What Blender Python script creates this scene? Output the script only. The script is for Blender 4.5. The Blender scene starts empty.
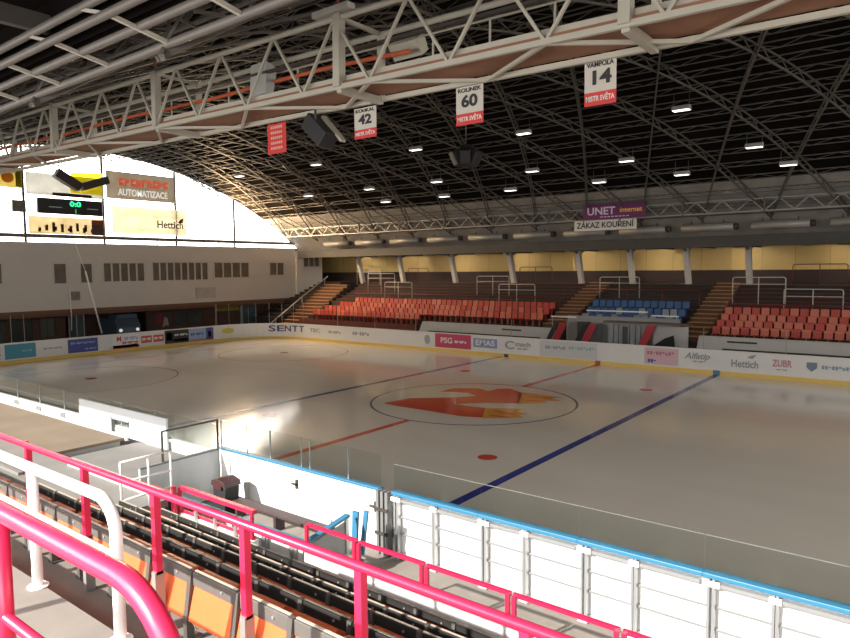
import bpy, math, random
from mathutils import Vector, Matrix
random.seed(7)
C = bpy.context.scene.collection
PI = math.pi

# ------------------------------------------------------------------ materials
MATS = {}
def M(name, col, rough=.6, metal=0., var=.12, scale=3., bump=0., spec=.5):
    if name in MATS: return MATS[name]
    m = bpy.data.materials.new(name); m.use_nodes = True
    nt = m.node_tree; b = nt.nodes['Principled BSDF']
    b.inputs['Roughness'].default_value = rough; b.inputs['Metallic'].default_value = metal
    b.inputs['Specular IOR Level'].default_value = spec
    tc = nt.nodes.new('ShaderNodeTexCoord'); nz = nt.nodes.new('ShaderNodeTexNoise')
    nz.inputs['Scale'].default_value = scale; nz.inputs['Detail'].default_value = 4
    nt.links.new(tc.outputs['Object'], nz.inputs['Vector'])
    mx = nt.nodes.new('ShaderNodeMix'); mx.data_type = 'RGBA'
    mx.inputs['A'].default_value = (*[c*(1-var) for c in col], 1)
    mx.inputs['B'].default_value = (*[min(1, c*(1+var)) for c in col], 1)
    nt.links.new(nz.outputs['Fac'], mx.inputs['Factor']); nt.links.new(mx.outputs['Result'], b.inputs['Base Color'])
    if bump:
        bp = nt.nodes.new('ShaderNodeBump'); bp.inputs['Strength'].default_value = bump; bp.inputs['Distance'].default_value = .02
        nt.links.new(nz.outputs['Fac'], bp.inputs['Height']); nt.links.new(bp.outputs['Normal'], b.inputs['Normal'])
    MATS[name] = m; return m
def EM(name, col, s):
    if name in MATS: return MATS[name]
    m = bpy.data.materials.new(name); m.use_nodes = True; b = m.node_tree.nodes['Principled BSDF']
    b.inputs['Base Color'].default_value = (*col, 1); b.inputs['Emission Color'].default_value = (*col, 1)
    b.inputs['Emission Strength'].default_value = s; MATS[name] = m; return m
def GLASS(name, tint=(.93, .95, .94), f=.12):
    m = bpy.data.materials.new(name); m.use_nodes = True; nt = m.node_tree; nt.nodes.clear()
    o = nt.nodes.new('ShaderNodeOutputMaterial'); mx = nt.nodes.new('ShaderNodeMixShader')
    t = nt.nodes.new('ShaderNodeBsdfTransparent'); t.inputs[0].default_value = (*tint, 1)
    g = nt.nodes.new('ShaderNodeBsdfGlossy'); g.inputs['Roughness'].default_value = .05
    lw = nt.nodes.new('ShaderNodeLayerWeight'); lw.inputs['Blend'].default_value = f
    mn = nt.nodes.new('ShaderNodeMath'); mn.operation = 'MINIMUM'; mn.inputs[1].default_value = .22; nt.links.new(lw.outputs['Fresnel'], mn.inputs[0])
    nt.links.new(mn.outputs[0], mx.inputs[0]); nt.links.new(t.outputs[0], mx.inputs[1]); nt.links.new(g.outputs[0], mx.inputs[2])
    nt.links.new(mx.outputs[0], o.inputs[0]); MATS[name] = m; return m
def BACKLIT(name, col, tr):
    m = bpy.data.materials.new(name); m.use_nodes = True; nt = m.node_tree; nt.nodes.clear()
    o = nt.nodes.new('ShaderNodeOutputMaterial'); mx = nt.nodes.new('ShaderNodeMixShader'); mx.inputs[0].default_value = tr
    tc = nt.nodes.new('ShaderNodeTexCoord'); nz = nt.nodes.new('ShaderNodeTexNoise'); nz.inputs['Scale'].default_value = 1.4
    nt.links.new(tc.outputs['Object'], nz.inputs['Vector'])
    mc = nt.nodes.new('ShaderNodeMix'); mc.data_type = 'RGBA'
    mc.inputs['A'].default_value = (*[c*.8 for c in col], 1); mc.inputs['B'].default_value = (*[min(1, c*1.2) for c in col], 1)
    nt.links.new(nz.outputs['Fac'], mc.inputs['Factor'])
    d = nt.nodes.new('ShaderNodeBsdfDiffuse'); t = nt.nodes.new('ShaderNodeBsdfTranslucent')
    for n in (d, t): nt.links.new(mc.outputs['Result'], n.inputs[0])
    nt.links.new(d.outputs[0], mx.inputs[1]); nt.links.new(t.outputs[0], mx.inputs[2]); nt.links.new(mx.outputs[0], o.inputs[0])
    MATS[name] = m; return m

white = M('white_panel', (.80, .80, .79), .35, 0, .03)
whitep = M('white_paint', (.82, .81, .80), .35, 0, .03)
red = M('red_paint', (.62, .02, .07), .3, 0, .08, 6)
orange = M('orange_plastic', (.72, .13, .042), .42, 0, .12, 5)
orange2 = M('faded_orange_plastic', (.82, .27, .08), .45, 0, .12, 5)
darkgrey = M('dark_grey_metal', (.065, .058, .052), .5, .3, .2, 12)
alu = M('aluminium', (.50, .51, .52), .4, .7, .08)
conc = M('concrete', (.20, .175, .155), .85, 0, .25, 2.5, .3)
concd = M('dark_concrete', (.10, .085, .075), .9, 0, .25, 2.5, .3)
slabm = M('grey_slab', (.20, .19, .18), .8, 0, .2, 1.3, .2)
brownslab = M('brown_roofing', (.20, .155, .11), .85, 0, .25, .9, .2)
bluecap = M('blue_cap', (.035, .16, .28), .4, 0, .08)
yellowkick = M('yellow_kick', (.72, .50, .12), .45, 0, .08)
boardw = M('board_white', (.70, .70, .69), .35, 0, .04)
wallw = M('plaster_white', (.62, .58, .53), .8, 0, .06, .5)
brownw = M('brown_wall', (.10, .05, .035), .8, 0, .2, 2)
yelloww = M('yellow_panel', (.68, .47, .17), .6, 0, .10, .8)
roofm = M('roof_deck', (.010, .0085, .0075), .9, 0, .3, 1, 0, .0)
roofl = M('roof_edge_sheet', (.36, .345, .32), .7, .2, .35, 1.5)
steel = M('grey_steel', (.085, .076, .066), .6, 0, .15, 4)
trussw = M('cream_steel', (.42, .39, .32), .5, 0, .1, 3)
plyd = M('plywood_deck', (.24, .11, .06), .8, 0, .35, 2)
black = M('black_rubber', (.012, .012, .013), .7, 0, .2)
blackp = M('black_panel', (.02, .02, .022), .5, 0, .2)
redseat = M('red_seat_plastic', (.42, .045, .025), .45, 0, .12, 5)
paleseat = M('pale_red_seat_plastic', (.52, .13, .075), .45, 0, .15, 5)  # paler copy of the seat red, painting in sunlit backs
blueseat = M('blue_seat_plastic', (.03, .10, .27), .45, 0, .15, 5)
greyseat = M('grey_blue_seat_plastic', (.22, .27, .33), .45, 0, .15, 5)
wood = M('stair_wood', (.42, .22, .09), .7, 0, .25, 3)
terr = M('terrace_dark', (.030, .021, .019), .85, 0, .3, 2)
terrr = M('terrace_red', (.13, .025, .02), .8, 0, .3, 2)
darkred = M('dark_red_paint', (.17, .015, .015), .5, 0, .1)
greyp = M('grey_panel', (.30, .30, .30), .6, 0, .1)
duct = M('duct_sheet', (.34, .33, .31), .5, .3, .12)
dglass = M('dark_window', (.15, .125, .095), .35, 0, .4, 1.5)
purple = M('purple_banner', (.12, .015, .10), .6, 0, .1)
signw = M('sign_white', (.66, .65, .60), .6, 0, .05)
redb = M('banner_red', (.55, .035, .03), .6, 0, .1)
ink = M('black_ink', (.02, .02, .022), .6, 0, .1)
navy = M('navy_ink', (.05, .07, .22), .6, 0, .1)
greyink = M('grey_ink', (.28, .29, .33), .6, 0, .1)
blueline = M('ice_blue_paint', (.035, .05, .27), .11, 0, .1, spec=.3)
redline = M('ice_red_paint', (.58, .07, .05), .11, 0, .1, spec=.3)
ringline = M('ice_ring_paint', (.10, .12, .20), .11, 0, .1, spec=.3)
logor = M('logo_red', (.62, .055, .03), .11, 0, .12, 2, spec=.3)
logoo = M('logo_orange', (.70, .30, .06), .11, 0, .3, 4, spec=.3)
glass = GLASS('clear_shield')
glassf = GLASS('far_shield', (.93, .93, .93), .10)
pane_em = EM('daylight_pane', (1, .94, .86), 4.6)
lamp_em = EM('lamp_glow', (1, .98, .93), 2.0)

def ice_material():
    m = bpy.data.materials.new('ice'); m.use_nodes = True; nt = m.node_tree; b = nt.nodes['Principled BSDF']
    tc = nt.nodes.new('ShaderNodeTexCoord')
    nz = nt.nodes.new('ShaderNodeTexNoise'); nz.inputs['Scale'].default_value = .35; nz.inputs['Detail'].default_value = 6
    mp = nt.nodes.new('ShaderNodeMapping'); mp.inputs['Scale'].default_value = (.5, 2.2, 1)
    nt.links.new(tc.outputs['Object'], mp.inputs['Vector']); nt.links.new(mp.outputs['Vector'], nz.inputs['Vector'])
    mx = nt.nodes.new('ShaderNodeMix'); mx.data_type = 'RGBA'
    mx.inputs['A'].default_value = (.65, .605, .545, 1); mx.inputs['B'].default_value = (.74, .695, .63, 1)
    nt.links.new(nz.outputs['Fac'], mx.inputs['Factor']); nt.links.new(mx.outputs['Result'], b.inputs['Base Color'])
    n2 = nt.nodes.new('ShaderNodeTexNoise'); n2.inputs['Scale'].default_value = 1.2; n2.inputs['Detail'].default_value = 3
    nt.links.new(tc.outputs['Object'], n2.inputs['Vector'])
    mr = nt.nodes.new('ShaderNodeMapRange'); mr.inputs['To Min'].default_value = .05; mr.inputs['To Max'].default_value = .15
    nt.links.new(n2.outputs['Fac'], mr.inputs['Value']); nt.links.new(mr.outputs['Result'], b.inputs['Roughness'])
    bp = nt.nodes.new('ShaderNodeBump'); bp.inputs['Strength'].default_value = .05; bp.inputs['Distance'].default_value = .02
    nt.links.new(n2.outputs['Fac'], bp.inputs['Height']); nt.links.new(bp.outputs['Normal'], b.inputs['Normal'])
    b.inputs['Specular IOR Level'].default_value = .3
    return m
icem = ice_material()

# ------------------------------------------------------------------ mesh helpers
class MB:
    def __init__(s): s.v = []; s.f = []; s.sm = False
    def poly(s, pts):
        n = len(s.v); s.v += [tuple(p) for p in pts]; s.f.append(tuple(range(n, n+len(pts)))); return s
    def box(s, x0, x1, y0, y1, z0, z1):
        n = len(s.v)
        s.v += [(x, y, z) for z in (z0, z1) for y in (y0, y1) for x in (x0, x1)]
        s.f += [tuple(n+i for i in q) for q in ((0, 2, 3, 1), (4, 5, 7, 6), (0, 1, 5, 4), (1, 3, 7, 5), (3, 2, 6, 7), (2, 0, 4, 6))]
        return s
    def bar(s, a, b, w, h=None, up=(0, 0, 1)):
        a = Vector(a); b = Vector(b); d = (b-a).normalized(); h = h or w
        u = Vector(up)
        if abs(d.dot(u)) > .98: u = Vector((1, 0, 0))
        r = d.cross(u).normalized(); u = r.cross(d); n = len(s.v)
        for p in (a, b):
            for i, j in ((-1, -1), (1, -1), (1, 1), (-1, 1)): s.v.append(tuple(p+r*(i*w/2)+u*(j*h/2)))
        s.f += [tuple(n+i for i in q) for q in ((3, 2, 1, 0), (4, 5, 6, 7), (0, 1, 5, 4), (1, 2, 6, 5), (2, 3, 7, 6), (3, 0, 4, 7))]
        return s
    def tube(s, pts, r, k=10):
        pts = [Vector(p) for p in pts]; n = len(s.v); s.sm = True; prev = None
        for i, p in enumerate(pts):
            d = (pts[min(i+1, len(pts)-1)]-pts[max(i-1, 0)]).normalized()
            if prev is None:
                u = Vector((0, 0, 1)) if abs(d.z) < .95 else Vector((1, 0, 0))
            else: u = prev
            u = (u-d*u.dot(d)).normalized(); prev = u; w = d.cross(u)
            for j in range(k):
                t = 2*PI*j/k; s.v.append(tuple(p+(u*math.cos(t)+w*math.sin(t))*r))
        for i in range(len(pts)-1):
            for j in range(k):
                s.f.append((n+i*k+j, n+i*k+(j+1) % k, n+(i+1)*k+(j+1) % k, n+(i+1)*k+j))
        s.f.append(tuple(n+j for j in reversed(range(k)))); s.f.append(tuple(n+(len(pts)-1)*k+j for j in range(k)))
        return s
    def prism(s, prof, a, b, axis):       # closed 2-D profile swept along an axis ('x': profile is (y,z); 'y': (x,z); 'z': (x,y))
        n = len(s.v); k = len(prof)
        for t in (a, b):
            for p, q in prof:
                s.v.append({'x': (t, p, q), 'y': (p, t, q), 'z': (p, q, t)}[axis])
        for i in range(k): s.f.append((n+i, n+(i+1) % k, n+k+(i+1) % k, n+k+i))
        s.f.append(tuple(n+i for i in reversed(range(k)))); s.f.append(tuple(n+k+i for i in range(k)))
        return s
def build(name, mb, mat, parent=None, org=(0, 0, 0), bevel=0.):
    me = bpy.data.meshes.new(name)
    ox, oy, oz = org
    me.from_pydata([(x-ox, y-oy, z-oz) for x, y, z in mb.v], [], mb.f); me.update()
    me.materials.append(mat)
    if mb.sm:
        for p in me.polygons:
            if len(p.vertices) == 4: p.use_smooth = True
    import bmesh
    bm = bmesh.new(); bm.from_mesh(me); bmesh.ops.recalc_face_normals(bm, faces=bm.faces); bm.to_mesh(me); bm.free()
    o = bpy.data.objects.new(name, me); C.objects.link(o)
    if parent is not None: o.parent = parent
    else: o.location = org
    if bevel:
        md = o.modifiers.new('bevel', 'BEVEL'); md.width = bevel; md.segments = 2; md.limit_method = 'ANGLE'
    return o
class Thing:
    def __init__(s, name, label, cat, org=(0, 0, 0), group=None, kind=None):
        s.o = bpy.data.objects.new(name, None); C.objects.link(s.o); s.o.location = org; s.org = org
        s.o.empty_display_size = .2
        if kind: s.o['kind'] = kind
        else: s.o['label'] = label; s.o['category'] = cat
        if group: s.o['group'] = group
    def part(s, name, mb, mat, parent=None, bevel=0., label=None):
        o = build(name, mb, mat, parent or s.o, s.org, bevel)
        if label: o['label'] = label
        return o
    def text(s, body, loc, size, mat, rz=0., parent=None, w=None, name='lettering', shear=0, align='CENTER'):
        return text(body, [a-b for a, b in zip(loc, s.org)], size, mat, rz, parent or s.o, w, name, shear, align)
def text(body, loc, size, mat, rz, parent, w=None, name='lettering', shear=0, align='CENTER'):
    cu = bpy.data.curves.new(name, 'FONT'); cu.body = body; cu.size = size; cu.align_x = align; cu.align_y = 'CENTER'
    cu.extrude = .004; cu.offset = size*(.035 if name == 'number' else .02); cu.shear = shear; cu.materials.append(mat); cu.resolution_u = 3
    tmp = bpy.data.objects.new(name, cu); C.objects.link(tmp); bpy.context.view_layer.update()
    me = bpy.data.meshes.new_from_object(tmp.evaluated_get(bpy.context.evaluated_depsgraph_get()))
    bpy.data.objects.remove(tmp); bpy.data.curves.remove(cu)
    if w:
        xs = [v.co.x for v in me.vertices]; k = w/(max(xs)-min(xs))
        for v in me.vertices: v.co.x *= k
    if not me.materials: me.materials.append(mat)
    o = bpy.data.objects.new(name, me); C.objects.link(o); o.parent = parent; o.location = loc; o.rotation_euler = (PI/2, 0, rz)
    return o
def single(name, mb, mat, label, cat, group=None, org=None, bevel=0.):
    if org is None:
        xs = list(zip(*mb.v)); org = ((min(xs[0])+max(xs[0]))/2, (min(xs[1])+max(xs[1]))/2, min(xs[2]))
    o = build(name, mb, mat, None, org, bevel); o['label'] = label; o['category'] = cat
    if group: o['group'] = group
    return o
def struct(name, mb, mat, parent=None):
    o = build(name, mb, mat, parent)
    if parent is None: o['kind'] = 'structure'
    return o
def dup(root, loc, label, rz=0.):
    r = root.copy(); C.objects.link(r); r.location = loc; r.rotation_euler = (0, 0, rz); r['label'] = label
    for ch in list(root.children):
        c = ch.copy(); C.objects.link(c); c.parent = r
        for g in list(ch.children):
            d = g.copy(); C.objects.link(d); d.parent = c
    return r
_o = 'zeroth first second third fourth fifth sixth seventh eighth ninth tenth eleventh twelfth thirteenth fourteenth fifteenth sixteenth seventeenth eighteenth nineteenth'.split()
def ordi(n):
    if n < 20: return _o[n]
    t = ['', '', 'twent', 'thirt', 'fort', 'fift', 'sixt'][n//10]
    return t+'ieth' if n % 10 == 0 else t+'y-'+_o[n % 10]

# ------------------------------------------------------------------ camera (pinhole fitted to the rink markings)
cam = bpy.data.objects.new('camera', bpy.data.cameras.new('camera')); C.objects.link(cam)
fw = Vector((-0.61135116, 0.78780899, -0.07487827)); rt = Vector((0.7904298, 0.61247837, -0.00953816)); up = Vector((-0.03834707, 0.06501718, 0.99714706))
cam.matrix_world = Matrix(((rt.x, up.x, -fw.x, 16.0896), (rt.y, up.y, -fw.y, -24.1167), (rt.z, up.z, -fw.z, 5.8237), (0, 0, 0, 1)))
cam.data.sensor_width = 36; cam.data.lens = 665.258*36/850; cam.data.clip_start = .05; cam.data.clip_end = 300
bpy.context.scene.camera = cam

# ------------------------------------------------------------------ rink constants
XL, XR, YN, YF = -31., 31., -14., 13.5
RF, RN = 5., 8.
def arc(cx, cy, r, a0, a1, n=14): return [(cx+r*math.cos(math.radians(a0+(a1-a0)*i/n)), cy+r*math.sin(math.radians(a0+(a1-a0)*i/n))) for i in range(n+1)]
outline = arc(XL+RN, YN+RN, RN, 270, 180) + arc(XL+RF, YF-RF, RF, 180, 90) + arc(XR-RF, YF-RF, RF, 90, 0) + arc(XR-RN, YN+RN, RN, 360, 270)

# ------------------------------------------------------------------ floor, ice and markings
struct('floor', MB().box(-40, 33, -28, 29, -.25, -.04), conc)
ice = struct('floor_ice', MB().prism(outline, -.04, 0., 'z'), icem)
Z1 = .003
def mark(name, mat, *polys):
    b = MB()
    for p in polys: b.poly([(x, y, Z1) for x, y in p])
    return struct(name, b, mat, ice)
def rect(x0, x1, y0, y1): return [(x0, y0), (x1, y0), (x1, y1), (x0, y1)]
def ring(cx, cy, r0, r1, n=72):
    return [[(cx+r*math.cos(2*PI*(i+d)/n), cy+r*math.sin(2*PI*(i+d)/n)) for r, d in ((r0, 0), (r1, 0), (r1, 1), (r0, 1))] for i in range(n)]
def disc(cx, cy, r, n=32): return [(cx+r*math.cos(2*PI*i/n), cy+r*math.sin(2*PI*i/n)) for i in range(n)]
mark('blue_line', blueline, rect(-6.87, -6.57, YN, YF)); mark('blue_line', blueline, rect(6.57, 6.87, YN, YF))
mark('red_line', redline, rect(-.15, .15, YN, -4.5), rect(-.15, .15, 4.5, YF))
mark('goal_line', redline, rect(-26.9, -26.84, -11.6, 13.3))
mark('centre_circle', ringline, *ring(0, 0, 4.43, 4.53))
for cx, cy in ((-20.58, -6.8), (-20.58, 6.8), (20.58, -6.8), (20.58, 6.8)):
    mark('faceoff_circle', redline, *ring(cx, cy, 4.46, 4.51)); mark('faceoff_spot', redline, disc(cx, cy, .3))
for cx in (-5.2, 5.2):
    for cy in (-7, 7): mark('faceoff_spot', redline, disc(cx, cy, .31))
RED1 = [(-2.97, -2.6), (-2.76, -1.08), (-1.14, 0.31), (-0.32, -0.96), (1.2, -0.87), (2.09, -2.47), (1.31, -2.76), (-0.5, -2.7), (-1.97, -2.73)]
RED2 = [(-2.6, 1.06), (-2.57, 2.23), (-1.48, 2.79), (-0.75, 2.44), (-0.74, 3.21), (-0.25, 3.64), (0.78, 2.96), (1.86, 0.72), (0.64, 0.01), (-0.26, -0.93), (-1.14, 0.31), (-0.56, 1.14), (-1.3, 1.51)]
OR1 = [(1.2, -0.87), (2.06, -0.4), (2.68, -0.03), (2.62, -0.77), (3.22, -0.82), (3.05, -1.28), (3.37, -1.5), (3.03, -1.93), (2.14, -2.56)]
OR2 = [(0.65, 3.05), (1.57, 3.07), (2.82, 3.0), (2.49, 2.59), (3.14, 2.24), (2.42, 1.89), (2.84, 1.49), (1.87, 0.65)]
lg = mark('emblem_red_wings', logor, RED1, RED2); mark('emblem_orange_flames', logoo, OR1, OR2)
Z1 = .006
mark('emblem_dark_strokes', redline, [(1.7, -1.0), (2.9, -1.2), (2.8, -1.35), (1.75, -1.2)], [(2.1, -1.9), (3.0, -1.75), (2.9, -1.9), (2.1, -2.05)], [(1.5, 2.4), (2.6, 2.75), (2.5, 2.5), (1.55, 2.25)], [(1.8, 1.5), (2.6, 2.0), (2.5, 1.8), (1.85, 1.3)])

# ------------------------------------------------------------------ roof : barrel vault with crossing ribs
RR = 34.8; ZC = 15-RR; SM = 23.6
def cyl(s, x, r=RR): a = s/RR; return (x, r*math.sin(a), ZC+r*math.cos(a))
def vault(s0, s1, n=26):
    b = MB(); pts = [(cyl(s0+(s1-s0)*i/n, 0)[1:]) for i in range(n+1)]; out = [cyl(s0+(s1-s0)*i/n, 0, RR+.25)[1:] for i in range(n+1)]
    for i in range(n): b.prism([pts[i], pts[i+1], out[i+1], out[i]], -35.3, 31.3, 'x')
    return b
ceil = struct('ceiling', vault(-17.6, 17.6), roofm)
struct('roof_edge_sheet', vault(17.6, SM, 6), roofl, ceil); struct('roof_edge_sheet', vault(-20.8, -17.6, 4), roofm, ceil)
k0 = 1.93/5.2
for fam in (1, -1):
    for n in range(-14, 14):
        xc = .44+3.83*n; b = MB(); N = 34; prev = None
        for i in range(N+1):
            s = -20.8+41.6*i/N; x = xc+fam*k0*s
            if not -35 <= x <= 30.8: prev = None; continue
            cur = (cyl(s, x, RR-.12), cyl(s, x, RR-.52))
            if prev:
                b.bar(prev[0], cur[0], .06); b.bar(prev[1], cur[1], .07)
                mid = tuple((p+q)/2 for p, q in zip(prev[0], cur[0])); b.bar(prev[1], mid, .035); b.bar(mid, cur[1], .035)
            prev = cur
        if len(b.v) > 100: struct('arch_rib', b, steel, ceil)
for k in range(-15, 16):
    s = 1.305*k+.1; b = MB(); b.bar(cyl(s, -35, RR-.06), cyl(s, 30.8, RR-.06), .05); b.bar(cyl(s, -35, RR-.34), cyl(s, 30.8, RR-.34), .04)
    x = -34.8; i = 0
    while x < 24:
        b.bar(cyl(s, x, RR-(.06 if i % 2 else .34)), cyl(s, x+.95, RR-(.34 if i % 2 else .06)), .024); x += .95; i += 1
    struct('purlin', b, steel, ceil)
struct('eaves_beam', MB().box(-35, 31, 20.9, 21.5, 7.05, 7.75), M('eaves_grey', (.06, .057, .053), .7, 0, .3, .6), ceil)
struct('sun_cut_fascia', MB().box(-40, 31, -23.75, -23.6, 7.7, 9.75), roofm, ceil)  # unseen board added to stop the sun short of the visible ice
b = MB().box(-40, 31, 21.3, 27.4, 7.3, 7.45)
struct('stand_roof', b, roofl, ceil)
struct('stand_roof', MB().box(-40, 31, -23.75, -19.3, 9.6, 9.75), roofm, ceil); struct('stand_roof', MB().box(-40, -35.2, -26.4, 27.7, 7.95, 8.1), roofm, ceil); struct('stand_roof_fascia', MB().box(-40, 31, -19.7, -19.3, 9.05, 9.75), roofm, ceil)
for x in [-33+3.0*i for i in range(22)]:
    struct('stand_roof_joist', MB().bar((x, 21.6, 7.2), (x, 27.3, 7.2), .12, .18), steel, ceil)
    struct('stand_roof_joist', MB().bar((x, -19.5, 9.3), (x, -23.6, 9.3), .12, .25), steel, ceil)

# ------------------------------------------------------------------ end wall (scoreboard end) and other walls
XE = -35.
struct('wall_left', MB().box(XE-.3, XE, -26, 20.7, 3.1, 7.95), wallw)
struct('wall_left_annex', MB().box(XE-.3, XE+.12, 20.7, 24.2, 2.2, 7.75), M('plaster_annex', (.68, .64, .58), .8, 0, .05, .5))
struct('wall_left_recess', MB().box(-39.3, -39, -26, 27.5, -.05, 4), brownw)
struct('wall_left_soffit', MB().box(-39.3, XE-.3, -26, 24.2, 3.1, 3.25), brownw)
struct('wall_left_end_stub', MB().box(-39.3, -39, -26, 27.5, 3, 8), brownw)
struct('wall_left_fascia', MB().box(XE-.28, XE-.05, -26, 20.7, 2.62, 3.1), M('fascia_brown', (.16, .075, .045), .7, 0, .25, 1.2))
struct('wall_far', MB().box(-40, 31, 27.4, 27.7, 0, 5.55), M('brown_dado', (.055, .03, .025), .8, 0, .25, 1.5))
b = struct('wall_far_upper', MB().box(-40, 31, 27.38, 27.7, 5.55, 7.5), yelloww)
for i in range(34): struct('wall_seam', MB().box(-39+2.05*i, -38.98+2.05*i, 27.365, 27.38, 5.55, 7.2), M('seam_brown', (.30, .2, .08), .7), b)
struct('wall_near_sill', MB().box(-40, 31, -26.5, -26.2, -.05, 4.7), wallw)
struct('wall_right', MB().box(31, 31.3, -28, 28, -.05, 8.0), wallw)

def gable(x, sgn, name, panes):
    t = Thing(name, '', '', (x, 0, 8), kind='structure')
    ys = [-20.4+40.8*i/60 for i in range(61)]
    zt = lambda y: ZC+math.sqrt(RR*RR-y*y)
    b = MB(); b.poly([(x, y, 8.0) for y in (-20.9, 20.9)]+[(x, y, zt(y)) for y in reversed(ys)])
    t.part('pane', b, pane_em)
    for y in (-15.9, -10.0, -4.1, 1.5, 7.6, 13.45):
        t.part('mullion', MB().bar((x+sgn*.1, y, 8), (x+sgn*.1, y, zt(y)-.05), .14, .12), darkgrey)
    for z in (9.2, 10.3, 11.4, 12.5, 13.6):
        w = math.sqrt(max(0, RR*RR-(z-ZC)**2))
        t.part('glazing_bar', MB().bar((x+sgn*.06, -w, z), (x+sgn*.06, w, z), .05, .05), steel)
    y = -18.9
    while y < 20:
        t.part('glazing_bar', MB().bar((x+sgn*.05, y, 8), (x+sgn*.05, y, zt(y)), .03, .03), steel); y += 1.46
    t.part('transom', MB().box(min(x, x+sgn*.25), max(x, x+sgn*.25), -20.9, 20.9, 8.32, 8.58), M('transom_grey', (.17, .16, .15), .7))
    return t
gable(XE-.02, 1, 'window_1', pane_em)
gable(30.95, -1, 'window_2', pane_em)
wn = 3
def win(y0, y1, z0, z1, n, x=XE):
    global wn
    t = Thing('window_%d' % wn, '', '', (x, (y0+y1)/2, z0), kind='structure'); wn += 1
    w = (y1-y0)/n
    for i in range(n):
        t.part('pane', MB().box(x+.005, x+.03, y0+w*i+.08, y0+w*(i+1)-.08, z0+.05, z1-.05), dglass)
    b = MB(); b.box(x, x+.07, y0-.05, y1+.05, z0-.06, z0+.04); b.box(x, x+.06, y0-.05, y1+.05, z1-.04, z1+.04)
    for i in range(n+1): b.box(x, x+.06, y0+w*i-.06, y0+w*i+.06, z0, z1)
    t.part('window_frame', b, M('window_frame_grey', (.60, .56, .51), .6))
win(-6.9, -5.65, 5.05, 6.5, 1); win(-2.35, -1.4, 4.98, 6.5, 1); win(-.45, .5, 5.0, 6.5, 1)
win(1.3, 4.7, 5.05, 6.55, 5); win(5.35, 10.6, 5.05, 6.6, 8); win(11.2, 15.0, 5.2, 6.6, 4); win(17.4, 19.2, 5.35, 6.6, 2)
win(21.6, 23.8, 6.15, 7.4, 3, XE+.12)
# entrance fronts in the recess below
fz = XE-1.9
for i, (y0, y1, z0, z1, col) in enumerate([(-7.2, -5.0, .6, 2.4, (.05, .07, .065)), (-4.7, -3.1, .7, 2.5, (.03, .045, .045)), (-2.7, -1.6, .9, 2.45, (.09, .11, .09)), (-.6, .6, .8, 2.6, (.05, .09, .10)), (8.3, 11.2, 1.0, 2.5, (.05, .075, .07)), (15.3, 17.2, .1, 2.5, (.10, .17, .19))]):
    t = Thing('door_%d' % (i+1), '', '', (fz, (y0+y1)/2, z0), kind='structure')
    t.part('pane', MB().box(fz-.03, fz, y0+.07, y1-.07, z0+.07, z1-.07), M('shop_glass_%d' % i, col, .1, 0, .5, 1))
    b = MB(); b.box(fz-.05, fz+.03, y0, y0+.08, z0, z1).box(fz-.05, fz+.03, y1-.08, y1, z0, z1).box(fz-.05, fz+.03, y0, y1, z1-.08, z1).box(fz-.05, fz+.03, (y0+y1)/2-.04, (y0+y1)/2+.04, z0, z1)
    t.part('door_frame', b, M('door_frame_white', (.35, .35, .34), .6) if i in (3, 5) else brownw)
struct('wall_recess_front', MB().box(fz-.3, fz-.06, -26, -.8, -.05, 3.1).box(fz-.3, fz-.06, 5.8, 20.7, -.05, 3.1), brownw)
single('notice_board', MB().box(fz-.05, fz+.02, 12.6, 15.2, 2.1, 2.75), M('olive_panel', (.30, .26, .04), .6), 'olive yellow sign panel over the dark entrance under the scoreboard end wall', 'sign')
t = Thing('wall_poster', 'red and white figure mural on the dark wall below the long window strip', 'poster', (fz, 7, .9))
t.part('poster_sheet', MB().box(fz-.05, fz, 6.3, 8.0, .9, 2.4), M('poster_dark', (.07, .045, .04), .6))
t.part('red_figure', MB().poly([(fz+.01, y, z) for y, z in ((6.5, 1.5), (6.9, 2.3), (7.2, 2.2), (7.1, 1.7), (7.3, 1.2), (6.9, 1.3))]), M('poster_red', (.25, .02, .02), .6))
t.part('white_figure', MB().poly([(fz+.01, y, z) for y, z in ((7.2, 1.0), (7.4, 1.9), (7.7, 1.8), (7.8, 1.1), (7.5, 1.2))]), M('poster_white', (.4, .33, .3), .6))
single('wall_sign', MB().box(XE, XE+.06, 9.3, 11.3, 3.45, 4.4), M('sign_cream', (.48, .45, .40), .6, 0, .2, 3), 'pale plaque low on the white end wall under the eight-pane window strip', 'sign')
single('wall_clock_box', MB().box(XE, XE+.1, -1.15, -.55, 3.75, 4.4), M('box_grey', (.22, .20, .18), .6, 0, .6, 6), 'small square grey picture box on the white end wall under the single windows', 'box')
single('conduit_pipe', MB().tube([(XE+.1, -1.3, 4.75), (XE+.1, -1.25, 2.6), (XE+.1, -1.3, 1.5)], .035), whitep, 'thin white vertical pipe running down the end wall beside the square box', 'pipe')
single('flag_pole', MB().tube([(-33.1, -.92, 5.9), (-33.0, .02, 1.3)], .06).tube([(-33.1, -.92, 5.9), (-33.3, -1.5, 8.0)], .02), whitep, 'long white pole leaning against the end wall above the dark blue advert', 'pole')
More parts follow.
